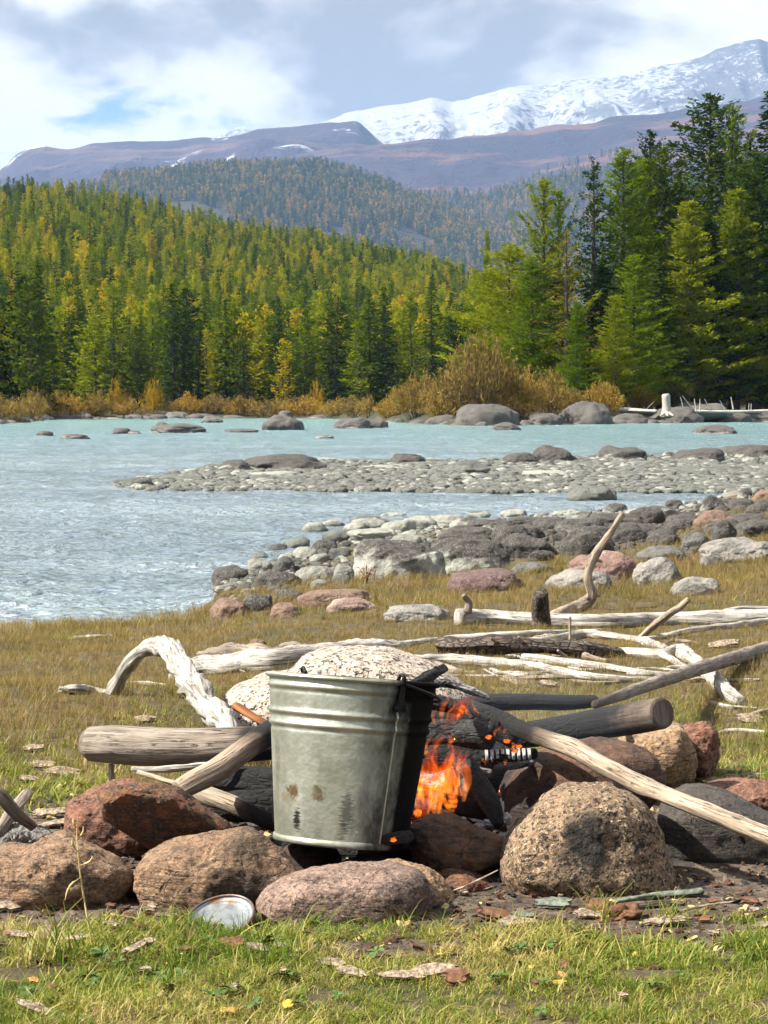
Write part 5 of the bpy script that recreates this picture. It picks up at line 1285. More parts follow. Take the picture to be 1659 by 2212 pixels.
limb('fire_log', [(440, 1672, 4.80), (520, 1682, 4.76), (600, 1690, 4.72), (700, 1690, 4.7)], [26, 30, 32, 32], CH, 'charred log in the dark left of the bucket', 'log', rough=0.12, char=[(0, 1), (1, 1)])
limb('fire_log', [(470, 1745, 4.62), (540, 1738, 4.6), (640, 1745, 4.6)], [24, 30, 30], CH, 'blackened splintered log low left of the bucket', 'log', rough=0.16, char=[(0, 1), (1, 1)])
limb('stick', [(508, 1524, 4.62), (540, 1545, 4.6), (580, 1568, 4.58), (620, 1590, 4.56)], [13, 14, 14, 12], M['orange_wood'], 'splintered orange-brown stick sticking out left of the bucket', 'stick', rough=0.16, flat=0.7, ns=9, char=[(0, .15), (.3, 0), (.6, .2), (1, .9)])
# right side
limb('fire_log', [(1430, 1540, 4.72), (1340, 1556, 4.82), (1240, 1572, 4.94), (1120, 1590, 5.06), (1040, 1600, 5.12)], [35, 34, 31, 27, 24], GW, 'thick sawn log with its pale cut end facing right', 'log', rough=0.03, ns=26, capr=0.02, n=50, char=[(0, .25), (.10, .40), (.25, .62), (.45, .95), (1, 1)])
limb('fire_log', [(985, 1530, 5.16), (1060, 1518, 5.18), (1140, 1516, 5.2), (1220, 1518, 5.22), (1284, 1514, 5.24)], [34, 32, 31, 28, 24], GW, 'charred plank-like log behind the thick sawn log', 'log', rough=0.09, ns=14, flat=0.55, char=[(0, 1), (.5, 1), (.8, .8), (1, .6)])
limb('fire_log', [(1020, 1528, 4.62), (1075, 1550, 4.56), (1130, 1578, 4.48), (1190, 1600, 4.42), (1240, 1617, 4.37), (1300, 1652, 4.30), (1370, 1688, 4.22), (1450, 1722, 4.13), (1540, 1758, 4.05), (1660, 1806, 3.95), (1760, 1845, 3.88)], [17, 18, 19, 20, 22, 19, 20, 19, 20, 20, 20], TW, 'long pale stick slanting down to the right edge, its upper end burnt black', 'log', rough=0.045, ns=22, n=110, lump=0.05, char=[(0, 1.05), (.14, 1), (.22, .5), (.30, .14), (.36, 0), (1, 0)])
for a in [
 ([(880, 1586, 4.55), (950, 1580, 4.52), (1010, 1582, 4.50), (1062, 1588, 4.48)], [24, 27, 29, 27], 'charred round log with a grey ash end above the flames', 1.06),
 ([(920, 1560, 4.72), (1000, 1560, 4.7), (1060, 1572, 4.7), (1110, 1600, 4.68)], [22, 26, 26, 20], 'black log lying behind the charred round one', 1.0),
 ([(1010, 1655, 4.40), (1030, 1690, 4.36), (1055, 1730, 4.32), (1078, 1782, 4.28)], [18, 21, 20, 12], 'charred stick leaning down towards the dome stone', 1.04),
 ([(985, 1640, 4.44), (1000, 1680, 4.42), (1020, 1740, 4.40)], [10, 12, 12], 'thin charred stick beside the leaning one', 1.08),
 ([(940, 1722, 4.42), (990, 1740, 4.38), (1040, 1752, 4.36), (1080, 1765, 4.36)], [15, 19, 20, 16], 'charcoal log at the bottom of the fire', 1.03),
 ([(880, 1745, 4.48), (960, 1760, 4.46), (1060, 1790, 4.44)], [20, 24, 20], 'charcoal log lowest in the embers', 1.05),
 ([(1040, 1650, 4.50), (1090, 1652, 4.50), (1150, 1645, 4.52)], [9, 11, 9], 'thin charred stick with white ash under the segmented one', 1.12),
 ([(815, 1816, 4.06), (850, 1812, 4.06), (885, 1806, 4.1)], [10, 13, 12], 'burnt stub at the right foot of the bucket', 1.02),
 ([(862, 1492, 4.32), (895, 1476, 4.38), (930, 1458, 4.44), (958, 1444, 4.5)], [9, 11, 11, 9], 'charred branch rising above the bucket rim', 1.0),
 ([(925, 1474, 4.9), (975, 1478, 4.9), (1020, 1492, 4.9), (1058, 1508, 4.9)], [9, 10, 9, 4], 'ash-white charred branch above the flames', 1.16),
 ([(870, 1512, 4.66), (930, 1516, 4.64), (1000, 1532, 4.62)], [14, 18, 14], 'burnt branch just behind the bucket rim', 1.0),
 ([(820, 1640, 4.86), (920, 1632, 4.84), (1010, 1640, 4.82), (1110, 1650, 4.8)], [40, 44, 44, 38], 'thick burnt log across the back of the fire', 1.0),
 ([(830, 1715, 4.80), (930, 1712, 4.78), (1030, 1706, 4.76), (1110, 1700, 4.76)], [38, 42, 42, 36], 'thick burnt log low at the back of the fire', 1.02),
 ([(850, 1570, 4.95), (930, 1566, 4.95), (1010, 1572, 4.95), (1090, 1575, 4.95)], [34, 36, 36, 30], 'topmost burnt log at the back of the fire', 1.0),
 ([(620, 1836, 4.36), (720, 1840, 4.34), (800, 1838, 4.32), (890, 1832, 4.32)], [30, 34, 34, 28], 'added black log standing in for the deep shade beneath the bucket', 1.0),  # added to blacken the gap where only deep shade lies
 ([(870, 1675, 4.62), (940, 1690, 4.6), (1000, 1668, 4.58), (1060, 1672, 4.58)], [14, 17, 17, 12], 'ash-edged burnt branch inside the flames', 1.12)]:
    limb('fire_log', a[0], a[1], CH, a[2], 'log', rough=0.13, ns=16, lump=0.08, char=[(0, a[3]), (1, a[3])])
limb('twig_stub', [(944, 1452, 4.46), (940, 1440, 4.46)], [6, 4], CH, 'small burnt knot on the charred branch above the rim', 'stick', char=[(0, 1), (1, 1)], ns=8)
# segmented charcoal stick: cracked across into rings of black and ash
sg = limb('fire_log', [(1042, 1634, 4.46), (1100, 1633, 4.46), (1156, 1628, 4.48)], [12, 13, 12], CH, 'charcoal stick cracked into black and white rings', 'log', ns=16, char=[(0, 1), (1, 1)])
for i in range(9):
    x = 1048 + i * 11.5; limb('ash_ring', [(x, 1633.5 - i * 0.5, 4.46), (x + 6.5, 1633.2 - i * 0.5, 4.46)], [13.6, 13.6], M['ash'], parent=sg, ns=14, capr=0.05, n=4, rough=0.04)
# embers and ash
R = rs(600)
def lump(name, px, py, d, wpx, hpx, mat, label, cat, group, seed, sub=3, rough=0.3):
    vv, ff = ico(sub); p = vv * (1 + rough * fbm(vv * 1.8 + seed, 3, seed))[:, None]
    o = link(name, mesh_np(name, p * np.array([wpx / 2, wpx * 0.4, hpx / 2]) * d / F, tris=ff, mats=[mat]), label=label, cat=cat, group=group)
    o.location = P(px, py, d); return o
for i, (px, py, wd, hh) in enumerate([(1065, 1778, 46, 22), (1090, 1768, 26, 26), (1040, 1785, 30, 14), (995, 1772, 26, 12), (1082, 1745, 14, 34)]):
    lump('ash_heap', px, py, 4.30 + 0.01 * i, wd, hh, M['ash'], 'white ash heap between the wedge stone and the dome stone', 'ash', 'white ash heaps at the foot of the fire', 610 + i, 4, 0.45)
em_m, t = new_mat('glowing_ember')
oc = t.n('ShaderNodeTexCoord').outputs['Object']
gl = t.rng(t.noise(oc, 60, 4, 0.7), 0.46, 0.62)
eb = t.n('ShaderNodeEmission', {'Color': (1.0, 0.13, 0.012, 1), 'Strength': 0.8}).outputs[0]
cb = t.n('ShaderNodeBsdfDiffuse', {'Color': (0.015, 0.013, 0.012, 1)}).outputs[0]
finish(em_m, t, t.n('ShaderNodeMixShader', {0: gl, 1: cb, 2: eb}).outputs[0]); M['ember'] = em_m
for i in range(34):
    px = 890 + 160 * R.rand(); py = 1735 + 40 * R.rand(); s = 14 + 20 * R.rand()
    lump('ember', px, py, 4.45 + 0.2 * R.rand(), s, s * 0.7, M['ember'] if R.rand() < 0.55 else CH, 'glowing ember or coal at the bottom of the fire', 'ember', 'embers at the bottom of the fire', 630 + i, 3, 0.5)
for i, (px, py, d) in enumerate([(850, 1814, 4.035), (1055, 1592, 4.42), (1095, 1600, 4.40), (1112, 1622, 4.40), (1120, 1612, 4.41)]):
    lump('ember', px, py, d, 15, 9, M['ember'], 'small ember glowing on a burnt log', 'ember', 'embers on burnt logs', 680 + i, 3, 0.5)

# ---- flames
fm, t = new_mat('flame')
gz = t.xyz(t.n('ShaderNodeTexCoord').outputs['Generated'])[2]
colr = t.mix(t.rng(gz, 0.15, 0.95), (1.0, 0.23, 0.016), (1.0, 0.075, 0.004))
fe = t.n('ShaderNodeEmission', {'Color': colr, 'Strength': t.rng(gz, 1.0, 0.35, 4.0, 11.0)}).outputs[0]
t.n('ShaderNodeOutputMaterial', {'Volume': fe})
fm2, t = new_mat('flame_veil')
t.n('ShaderNodeOutputMaterial', {'Volume': t.n('ShaderNodeEmission', {'Color': (1.0, 0.085, 0.004, 1), 'Strength': 2.6}).outputs[0]})
fire = empty('fire', P(940, 1770, 4.4), label='orange campfire flames licking up right of the bucket', cat='fire')
def tongue(pts, rad, seed, flat=0.55, mat=fm, name='flame'):
    P3 = np.array([P(*a) for a in pts]); r3 = np.array(rad) * np.array([a[2] for a in pts]) / F
    c = P3.mean(0)
    v, q, t3, uv_, ch = tube(P3 - c, r3, 12, 30, 0.10, seed, flat, 0.2, True, None, 0.18)
    o = link(name, mesh_np(name, v, q, t3, mats=[mat]), fire); o.location = Vector(c) - fire.location
R = rs(700)
# faint glowing gas, then the tongues in it
tongue([(905, 1765, 4.40), (925, 1710, 4.40), (930, 1650, 4.42), (945, 1590, 4.44)], [14, 34, 26, 4], 1, 0.7, fm2, 'flame_veil')
tongue([(970, 1760, 4.44), (980, 1710, 4.44), (965, 1660, 4.44), (985, 1615, 4.46)], [14, 30, 26, 4], 2, 0.7, fm2, 'flame_veil')
tongue([(960, 1575, 4.5), (985, 1545, 4.5), (1000, 1520, 4.5), (1030, 1505, 4.5)], [10, 22, 18, 3], 3, 0.7, fm2, 'flame_veil')
def lick(x, y, d, hgt, sway, rmax, seed):
    Q = rs(seed); ph = Q.rand() * 6.28; n = 7; pts, rad = [], []
    for k in range(n):
        s_ = k / (n - 1)
        pts.append((x + sway * math.sin(ph + s_ * 4.2) * (0.25 + s_) + s_ * 10 * Q.randn() * 0.4, y - hgt * s_, d + 0.012 * Q.randn()))
        rad.append(max(0.7, rmax * (math.sin(math.pi * min(1, s_ * 0.86 + 0.16)) ** 1.3)))
    rad[-1] = 0.5
    tongue(pts, rad, seed)
for i in range(50):
    x = 886 + 122 * R.rand(); y = 1772 - 46 * R.rand() - (14 if x > 960 else 0)
    lick(x, y, 4.28 + 0.22 * R.rand(), 50 + 105 * R.rand() ** 1.3, 8 + 16 * R.rand(), 5.0 + 6.0 * R.rand(), 720 + i)
for i, (x, y, d, h_, sw, r_) in enumerate([(925, 1640, 4.40, 60, 10, 6), (945, 1625, 4.38, 46, 12, 6), (968, 1618, 4.40, 40, 10, 5), (955, 1560, 4.46, 70, 9, 6), (968, 1555, 4.46, 52, 12, 6), (990, 1556, 4.43, 50, 14, 7), (1012, 1552, 4.42, 42, 14, 6), (1030, 1545, 4.43, 32, 12, 5), (1072, 1592, 4.40, 30, 8, 5), (1086, 1590, 4.40, 24, 8, 4), (1106, 1618, 4.40, 20, 6, 4), (940, 1566, 4.5, 44, 8, 5), (1000, 1668, 4.38, 46, 9, 6), (912, 1600, 4.42, 50, 9, 5), (1048, 1652, 4.41, 18, 5, 4), (1090, 1652, 4.42, 14, 5, 3), (1078, 1720, 4.34, 16, 4, 3)]):
    lick(x, y, d, h_, sw, r_, 790 + i)

# thin blue smoke over the logs on the right
sm, t = new_mat('wood_smoke')
t.n('ShaderNodeOutputMaterial', {'Volume': t.n('ShaderNodeVolumePrincipled', {'Color': (0.55, 0.72, 1.0, 1), 'Density': 0.07}).outputs[0]})
vv, ff = ico(4)
p = vv * (1 + 0.35 * fbm(vv * 1.6 + 2, 3, 801))[:, None]
o = link('smoke', mesh_np('smoke', p * np.array([0.20, 0.16, 0.085]), tris=ff, mats=[sm]), label='thin blue smoke hanging over the charred logs right of the flames', kind='stuff')
o.location = P(1190, 1545, 4.66)

# ------------------------------------------------------------------ the bucket
def lathe(prof, ns=96, a0=-math.pi, a1=math.pi):
    prof = np.array(prof, float); n = len(prof); th = np.linspace(a0, a1, ns + 1)
    v = np.stack([np.outer(prof[:, 0], np.sin(th)), -np.outer(prof[:, 0], np.cos(th)), np.repeat(prof[:, 1][:, None], ns + 1, 1)], -1).reshape(-1, 3)
    uv = np.stack([np.tile(th, n), np.repeat(prof[:, 1], ns + 1)], -1)      # angle 0 faces the viewer
    return v, grid_faces(n, ns + 1), uv
BD = 4.15
BH, R0, R1 = 0.302, 0.121, 0.155
def rz_(z): return R0 + (R1 - R0) * z / BH
gm, t = new_mat('galvanised_steel')
uv = t.n('ShaderNodeTexCoord').outputs['UV']; oc = t.n('ShaderNodeTexCoord').outputs['Object']
ua, uz, _ = t.xyz(uv)
n1 = t.noise(oc, 9, 4, 0.6); n2 = t.noise(t.mapping(oc, (1, 1, 0.4)), 45, 5, 0.65); n3 = t.vor(oc, 75); n4 = t.noise(oc, 160, 3, 0.7)
col = t.mix(t.rng(n1, 0.35, 0.65), (0.40, 0.41, 0.33), (0.50, 0.51, 0.435))
col = t.mix(t.m('MULTIPLY', t.rng(t.xyz(n3.outputs['Color'])[0], 0.3, 0.9), 0.16), col, (0.30, 0.31, 0.28))
col = t.mix(t.m('MULTIPLY', t.rng(n2, 0.52, 0.72), 0.35), col, (0.33, 0.33, 0.28))
def spot(a, z, ra, rz2, c_, amt, src):
    global col, met
    e1 = t.m('DIVIDE', t.m('SUBTRACT', ua, a), ra); e2 = t.m('DIVIDE', t.m('SUBTRACT', uz, z), rz2)
    dd_ = t.m('SQRT', t.m('ADD', t.m('MULTIPLY', e1, e1), t.m('MULTIPLY', e2, e2)))
    f = t.rng(t.m('ADD', dd_, t.m('MULTIPLY', t.m('SUBTRACT', src, 0.5), 2.4)), 1.15, 0.45)
    col = t.mix(t.m('MULTIPLY', f, amt), col, c_)
w1 = t.noise(oc, 120, 4, 0.7)
stripe = t.noise(t.mapping(uv, (6, 330, 1)), 1.0, 2, 0.5, 0.6)
spot(-0.78, 0.094, 0.13, 0.014, (0.19, 0.105, 0.04), 0.85, w1); spot(-0.36, 0.094, 0.10, 0.016, (0.17, 0.12, 0.05), 0.75, w1)
spot(-0.9, 0.082, 0.2, 0.010, (0.3, 0.2, 0.1), 0.35, w1)
spot(-0.70, 0.045, 0.065, 0.022, (0.035, 0.037, 0.035), 0.95, stripe); spot(0.05, 0.065, 0.10, 0.040, (0.05, 0.052, 0.048), 0.6, stripe)
spot(0.02, 0.03, 0.06, 0.02, (0.05, 0.052, 0.048), 0.4, stripe); spot(-1.15, 0.15, 0.10, 0.05, (0.16, 0.16, 0.13), 0.35, w1)
fleck = t.m('MULTIPLY', t.rng(t.noise(oc, 130, 2, 0.5), 0.70, 0.74), t.rng(t.m('ADD', t.m('SUBTRACT', ua, 0.25), t.m('MULTIPLY', uz, -2.0)), -0.7, 0.0))
col = t.mix(fleck, col, (0.72, 0.71, 0.66))
so_ = t.attr('soot').outputs['Fac']  # here it carries real soot and the painted shade of the right side
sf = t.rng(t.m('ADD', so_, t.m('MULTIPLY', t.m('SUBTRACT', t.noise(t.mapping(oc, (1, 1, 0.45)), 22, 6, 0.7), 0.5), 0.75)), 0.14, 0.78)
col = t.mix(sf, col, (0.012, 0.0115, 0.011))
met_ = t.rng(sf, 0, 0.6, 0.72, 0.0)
rg = t.m('ADD', t.rng(n2, 0.3, 0.7, 0.34, 0.50), t.m('MULTIPLY', sf, 0.5))
hb_ = t.m('ADD', t.m('MULTIPLY', n1, 1.4), t.m('MULTIPLY', n4, 0.10))
spl = t.rng(sf, 0.2, 0.9, 0.5, 0.08)
finish(gm, t, pbsdf(t, col, rg, bump(t, hb_, 0.8, 0.006), **{'Metallic': met_, 'Specular IOR Level': spl}))
M['zinc'] = gm
def soot_shade_of(v):
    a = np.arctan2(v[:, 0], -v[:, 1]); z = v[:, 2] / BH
    s = np.maximum(np.clip((a - 0.50) / 0.50, 0, 1), 0.55 * np.clip((a + 0.30) / 0.8, 0, 1))  # steep ramp is soot; the soft one paints the turn away from the sun
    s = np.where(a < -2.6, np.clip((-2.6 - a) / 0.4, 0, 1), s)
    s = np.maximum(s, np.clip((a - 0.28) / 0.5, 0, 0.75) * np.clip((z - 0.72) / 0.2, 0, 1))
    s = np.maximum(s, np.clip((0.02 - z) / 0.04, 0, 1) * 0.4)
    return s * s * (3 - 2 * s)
# place: base centre chosen so that the front lower edge sits where the photo shows it
bk = empty('bucket', P(736, 1822, BD), label='galvanised steel bucket standing in the fire ring, its right side black with soot', cat='bucket')
bk.rotation_euler = Euler((math.radians(-6.6), math.radians(4.2), 0), 'XYZ')
prof = []
ribs = [(0.283, 0.0036), (0.2365, 0.0040), (0.2150, 0.0040)]
for z in np.linspace(0.012, BH - 0.004, 110):
    r = rz_(z)
    for rb, am in ribs: r += am * math.exp(-((z - rb) / 0.0042) ** 2) - am * 0.35 * math.exp(-((z - rb + 0.0085) / 0.0028) ** 2)
    prof.append((r, z))
inner = [(r - 0.0012, z) for r, z in prof[::-1]]
v, q, uv_ = lathe(prof + inner + [(0.001, 0.0125)], 128)
link('body', mesh_np('bucket_body', v, q[:, ::-1], uv=uv_, attrs={'soot': soot_shade_of(v)}, mats=[M['zinc']]), bk)
def ringp(rc, zc, rw, rh, n=12): return [(rc + rw * math.cos(x), zc + rh * math.sin(x)) for x in np.linspace(0, 2 * math.pi, n + 1)]
v, q, uv_ = lathe(ringp(R1 + 0.0025, BH - 0.001, 0.0046, 0.0046), 128)
link('rim', mesh_np('bucket_rim', v, q, uv=uv_, attrs={'soot': soot_shade_of(v)}, mats=[M['zinc']]), bk)
v, q, uv_ = lathe([(R0 + 0.0005, 0.013), (R0 + 0.0042, 0.012), (R0 + 0.0046, 0.004), (R0 + 0.003, 0.0), (R0 - 0.002, 0.0005), (R0 - 0.003, 0.012)], 128)
link('base_ring', mesh_np('bucket_base_ring', v, q[:, ::-1], uv=uv_, attrs={'soot': soot_shade_of(v)}, mats=[M['zinc']]), bk)
# lapped side seam
sa_ = 0.60
seam = []
for z in np.linspace(0.012, BH - 0.006, 40):
    r = rz_(z) + sum(am * math.exp(-((z - rb) / 0.0042) ** 2) for rb, am in ribs)
    for da, dr in ((-0.013, 0.0002), (-0.010, 0.0024), (0.010, 0.0024), (0.013, 0.0002)):
        a = sa_ + da; seam.append((math.sin(a) * (r + dr), -math.cos(a) * (r + dr), z))
seam = np.array(seam)
link('seam', mesh_np('bucket_seam', seam, grid_faces(40, 4), uv=np.c_[np.full(len(seam), 0.3), seam[:, 2]], attrs={'soot': np.full(len(seam), -0.6)}, mats=[M['zinc']], smooth=False), bk)
def ear(a):
    out = np.array([math.sin(a), -math.cos(a), 0]); sd = np.array([math.cos(a), math.sin(a), 0]); upv = np.array([0, 0, 1.0])
    c = out * (rz_(0.262) + 0.0045)
    ol = [(-0.012, 0.249), (-0.016, 0.256), (-0.012, 0.264), (-0.006, 0.272), (-0.005, 0.298), (-0.003, 0.311), (0.003, 0.311), (0.005, 0.298), (0.006, 0.272), (0.012, 0.264), (0.016, 0.256), (0.012, 0.249)]
    k = len(ol); vv = []
    for off in (0, 0.004):
        for x, z in ol: vv.append(out * (rz_(z) + 0.0045 + off) + sd * x + upv * z)
    tr = [[0, j, j + 1] for j in range(1, k - 1)] + [[k, k + j + 1, k + j] for j in range(1, k - 1)]
    qd = [[j, (j + 1) % k, k + (j + 1) % k, k + j] for j in range(k)]
    e = link('ear', mesh_np('bucket_ear', vv, qd, tr, smooth=False, mats=[M['iron']]), bk)
    for x in (-0.0105, 0.0105):
        pv, pf = ico(2); p = pv * np.array([0.0048, 0.0048, 0.0048]) + out * (rz_(0.256) + 0.0095) + sd * x + upv * 0.256
        link('rivet', mesh_np('rivet', p, tris=pf, mats=[M['iron']]), e)
ear(sa_); ear(sa_ + math.pi)
# bail handle folded down on the fire side, hooked through both ears
hp = []
for s in np.linspace(-1, 1, 31):
    a = sa_ + math.pi / 2 + s * math.pi / 2
    r = R1 + 0.0085; drop = (1 - s * s) * 0.03
    hp.append((math.sin(a) * r, -math.cos(a) * r, 0.300 - drop))
v, q, t3, uv_, ch = tube(np.array(hp), 0.0032, 8, 60, 0.0, 1)
hd_ = link('handle', mesh_np('bucket_handle', v, q, t3, mats=[M['iron']]), bk)
for s in (0, 1):
    a = sa_ + math.pi * s; out = np.array([math.sin(a), -math.cos(a), 0]); sd = np.array([math.cos(a), math.sin(a), 0]) * (1 if s == 0 else -1)
    hk = [out * (R1 + 0.0085) + sd * 0.002 + [0, 0, .298], out * (R1 + 0.014) + sd * -0.004 + [0, 0, .312], out * (R1 + 0.006) + sd * -0.006 + [0, 0, .316], out * (R1 - 0.002) + sd * -0.006 + [0, 0, .306]]
    v, q, t3, uv_, ch = tube(np.array(hk), 0.0034, 8, 14, 0.0, 1)
    link('hook', mesh_np('handle_hook', v, q, t3, mats=[M['iron']]), hd_)

# ------------------------------------------------------------------ tin can at the front
cm, t = new_mat('rusty_tin')
oc = t.n('ShaderNodeTexCoord').outputs['Object']
n1 = t.noise(oc, 40, 5, 0.65); n2 = t.noise(oc, 16, 4, 0.6); sa2 = t.attr('soot').outputs['Fac']
col = t.mix(t.rng(n1, 0.4, 0.65), (0.36, 0.385, 0.39), (0.25, 0.27, 0.28))
col = t.mix(t.m('MULTIPLY', t.rng(n2, 0.55, 0.68), 0.8), col, (0.24, 0.13, 0.06))
rr_ = t.m('MULTIPLY', sa2, t.rng(n1, 0.3, 0.5, 0.75, 1.0))
col = t.mix(rr_, col, t.mix(t.rng(n2, 0.4, 0.6), (0.06, 0.04, 0.03), (0.16, 0.075, 0.035)))
finish(cm, t, pbsdf(t, col, 0.42, bump(t, n1, 0.5, 0.003), Metallic=t.rng(rr_, 0, 0.7, 0.75, 0.1)))
can = empty('tin_can', P(487, 2022, 3.78), label='rusty tin can tipped over, its pale round lid facing the viewer', cat='can')
can.rotation_euler = Euler((math.radians(24), math.radians(-12), 0), 'XYZ')
cr_ = 0.0565; chh = 0.040
v, q, uv_ = lathe([(0.002, 0.0), (cr_ * 0.97, 0.0), (cr_, 0.003), (cr_ * 0.985, chh * 0.3), (cr_, chh * 0.5), (cr_ * 0.985, chh * 0.7), (cr_, chh - 0.002)], 64)
link('body', mesh_np('can_body', v, q, uv=uv_, attrs={'soot': np.ones(len(v))}, mats=[cm]), can)
v, q, uv_ = lathe(ringp(cr_ + 0.0008, chh, 0.0022, 0.0028, 10), 64)
link('rim', mesh_np('can_rim', v, q, uv=uv_, attrs={'soot': np.full(len(v), .8)}, mats=[cm]), can)
v, q, uv_ = lathe([(cr_ - 0.001, chh - 0.001), (cr_ * 0.93, chh - 0.005), (cr_ * 0.86, chh - 0.004), (cr_ * 0.8, chh - 0.0055), (cr_ * 0.5, chh - 0.005), (0.001, chh - 0.005)], 64)
link('lid', mesh_np('can_lid', v, q, uv=uv_, attrs={'soot': np.zeros(len(v))}, mats=[cm]), can)
# ------------------------------------------------------------------ small things on the ground
limb('stick', [(-30, 1835, 4.35), (0, 1795, 4.38), (25, 1758, 4.42), (58, 1714, 4.46)], [13, 13, 13, 12], GW, 'grey rounded stick end, rear one of the crossed pair at left', 'stick', capr=0.9)
limb('stick', [(-40, 1690, 4.30), (0, 1718, 4.30), (30, 1752, 4.31), (72, 1786, 4.34)], [14, 14, 13, 10], GW, 'dark curved stick, front one of the crossed pair at left', 'stick', char=[(0, .25), (1, .22)])
R = rs(900)
def chip(px, py, wd, hh, mat, label, group=None, cat='bark', name='bark_piece', d=None, thick=0.35, lift=0.0):
    """thin bent flake lying on the ground"""
    g = G(px, py) if d is None else P(px, py, d)
    n, m_ = 10, 6; s = np.linspace(-1, 1, n); w_ = np.linspace(-1, 1, m_)
    S, Wd = np.meshgrid(s, w_, indexing='ij'); sd = R.randint(1000)
    rag = 1 + 0.30 * fbm(col3(S * 2 + sd, Wd * 1.5), 3, sd).reshape(S.shape)
    L = wd / 2 * g[1] / F; Wm = hh * g[1] / F * 1.9
    X = S * L * rag; Yv = Wd * Wm * rag * (1 - 0.55 * S ** 2)
    Zv = 0.10 * L * (1 - S ** 2) + 0.25 * Wm * (1 - Wd ** 2) + 0.05 * L * fbm(col3(S * 3 + sd, Wd * 3), 2, sd).reshape(S.shape)
    th = max(Wm * thick * 0.35, 0.0015)
    top = np.stack([X, Yv, Zv + th], -1).reshape(-1, 3); bot = np.stack([X * 0.96, Yv * 0.94, Zv - th], -1).reshape(-1, 3)
    v = np.vstack([top, bot]); f = grid_faces(n, m_); k = n * m_
    loop = [i * m_ for i in range(n)] + [(n - 1) * m_ + j for j in range(1, m_)] + [i * m_ + m_ - 1 for i in range(n - 2, -1, -1)] + [j for j in range(m_ - 2, 0, -1)]
    side = [[loop[i], loop[(i + 1) % len(loop)], loop[(i + 1) % len(loop)] + k, loop[i] + k] for i in range(len(loop))]
    o = link(name, mesh_np(name, v, np.vstack([f[:, ::-1], f + k, side]), mats=[mat]), label=label, cat=cat, group=group)
    o.location = (g[0], g[1], g[2] + 0.006 + lift); o.rotation_euler = (R.randn() * 0.15 + 0.2, R.randn() * 0.12, R.randn() * 0.35)
    return o
BC, BR, GC = M['bark_chip'], M['brown_chip'], M['green_chip']
chip(108, 1766, 84, 10, BC, 'upper pale bark strip left of the reddish stone')
chip(120, 1790, 72, 9, BC, 'lower pale bark strip left of the reddish stone')
chip(15, 1968, 50, 14, BC, 'white chip at the left edge in front of the granite stone')
chip(95, 2030, 70, 9, BC, 'flat white flake on the soil left of the tall dry stalk')
chip(40, 2030, 46, 8, BC, 'small white flake at the left edge of the soil')
chip(145, 2040, 54, 8, BC, 'white flake by the foot of the tall dry stalk')
chip(300, 2058, 110, 8, BC, 'long pale bark sliver on the soil before the large rounded stone')
chip(400, 2062, 46, 10, BR, 'brown bark bit left of the tin can')
chip(500, 2050, 60, 10, BR, 'dark bark bit under the tin can')
chip(560, 2060, 50, 10, BC, 'pale bit right of the tin can')
chip(1070, 1986, 70, 18, BR, 'red-brown bark piece right of the oval stone')
chip(1110, 2003, 90, 9, BC, 'pale crumbled flake right of the red-brown bark piece')
chip(1200, 1965, 84, 14, GC, 'green-grey painted splinter in front of the dome stone')
chip(1130, 1988, 50, 8, GC, 'small green-grey chip beside the painted splinter')
chip(1270, 1985, 60, 9, BC, 'white chip in front of the dome stone')
chip(1440, 1998, 90, 10, BC, 'white crumbly flake in the grass at right')
limb('wood_splinter', [(1300, 1952), (1370, 1940), (1440, 1932), (1516, 1925)], [7, 10, 13, 15], GC, 'flat lichen-green piece of wood right of the dome stone', 'wood', ground=True, flat=0.5, rough=0.15)
limb('wood_splinter', [(1350, 1962), (1400, 1955), (1470, 1950)], [8, 10, 9], BK, 'brown splinter under the lichen-green wood', 'wood', ground=True, flat=0.6, rough=0.15)
limb('twig', [(1440, 1975), (1530, 1955), (1640, 1942)], [2, 2.6, 2], TW, 'thin bowed twig on the soil at right', 'twig', ground=True, ns=6)
limb('twig', [(950, 1935, 3.98), (1010, 1912, 4.0), (1075, 1880, 4.03)], [2, 2.2, 1.4], TW, 'thin twig leaning between the oval and dome stones', 'twig', ns=6)
lump('dirt_clod', 1330, 1985, 3.80, 100, 60, M['brown_chip'], 'crumbly brown clod in the grass before the dome stone', 'clod', None, 911, 5, 0.6)
chip(930, 2110, 110, 12, BC, 'large pale crumpled bark flake in the middle of the foreground grass')
chip(870, 2122, 110, 9, BC, 'long pale flake left of the crumpled one in the foreground')
chip(985, 2128, 50, 18, BR, 'rusty curled bark beside the pale crumpled flake')
chip(715, 2090, 60, 10, BC, 'pale flake left in the foreground grass below the oval stone')
chip(760, 2112, 80, 8, BC, 'grey-white flake between the two foreground flakes')
chip(75, 2192, 90, 8, BC, 'pale stick of bark in the bottom left corner')
for i in range(24):
    px = 20 + 1620 * R.rand(); py = 2040 + 170 * R.rand()
    k = R.randint(4)
    chip(px, py, 14 + 18 * R.rand(), 4 + 4 * R.rand(), [BC, M['dry_leaf'], M['yellow_leaf'], BR][k], ['pale bark crumb in the foreground turf', 'fallen orange-brown leaf in the foreground turf', 'fallen yellow leaf in the foreground turf', 'brown bark crumb in the foreground turf'][k],
         ['bark crumbs', 'orange fallen leaves', 'yellow fallen leaves', 'brown crumbs'][k] + ' in the foreground turf', ['bark', 'leaf', 'leaf', 'bark'][k], ['bark_piece', 'fallen_leaf', 'fallen_leaf', 'bark_piece'][k], lift=-0.004 + 0.008 * R.rand())
for i in range(30):
    px = -20 + 1700 * R.rand(); py = 1930 + 110 * R.rand()
    chip(px, py, 14 + 30 * R.rand(), 3 + 5 * R.rand(), BC if R.rand() < 0.5 else BR, 'litter flake on the bare soil round the fire ring', 'litter flakes round the fire ring')
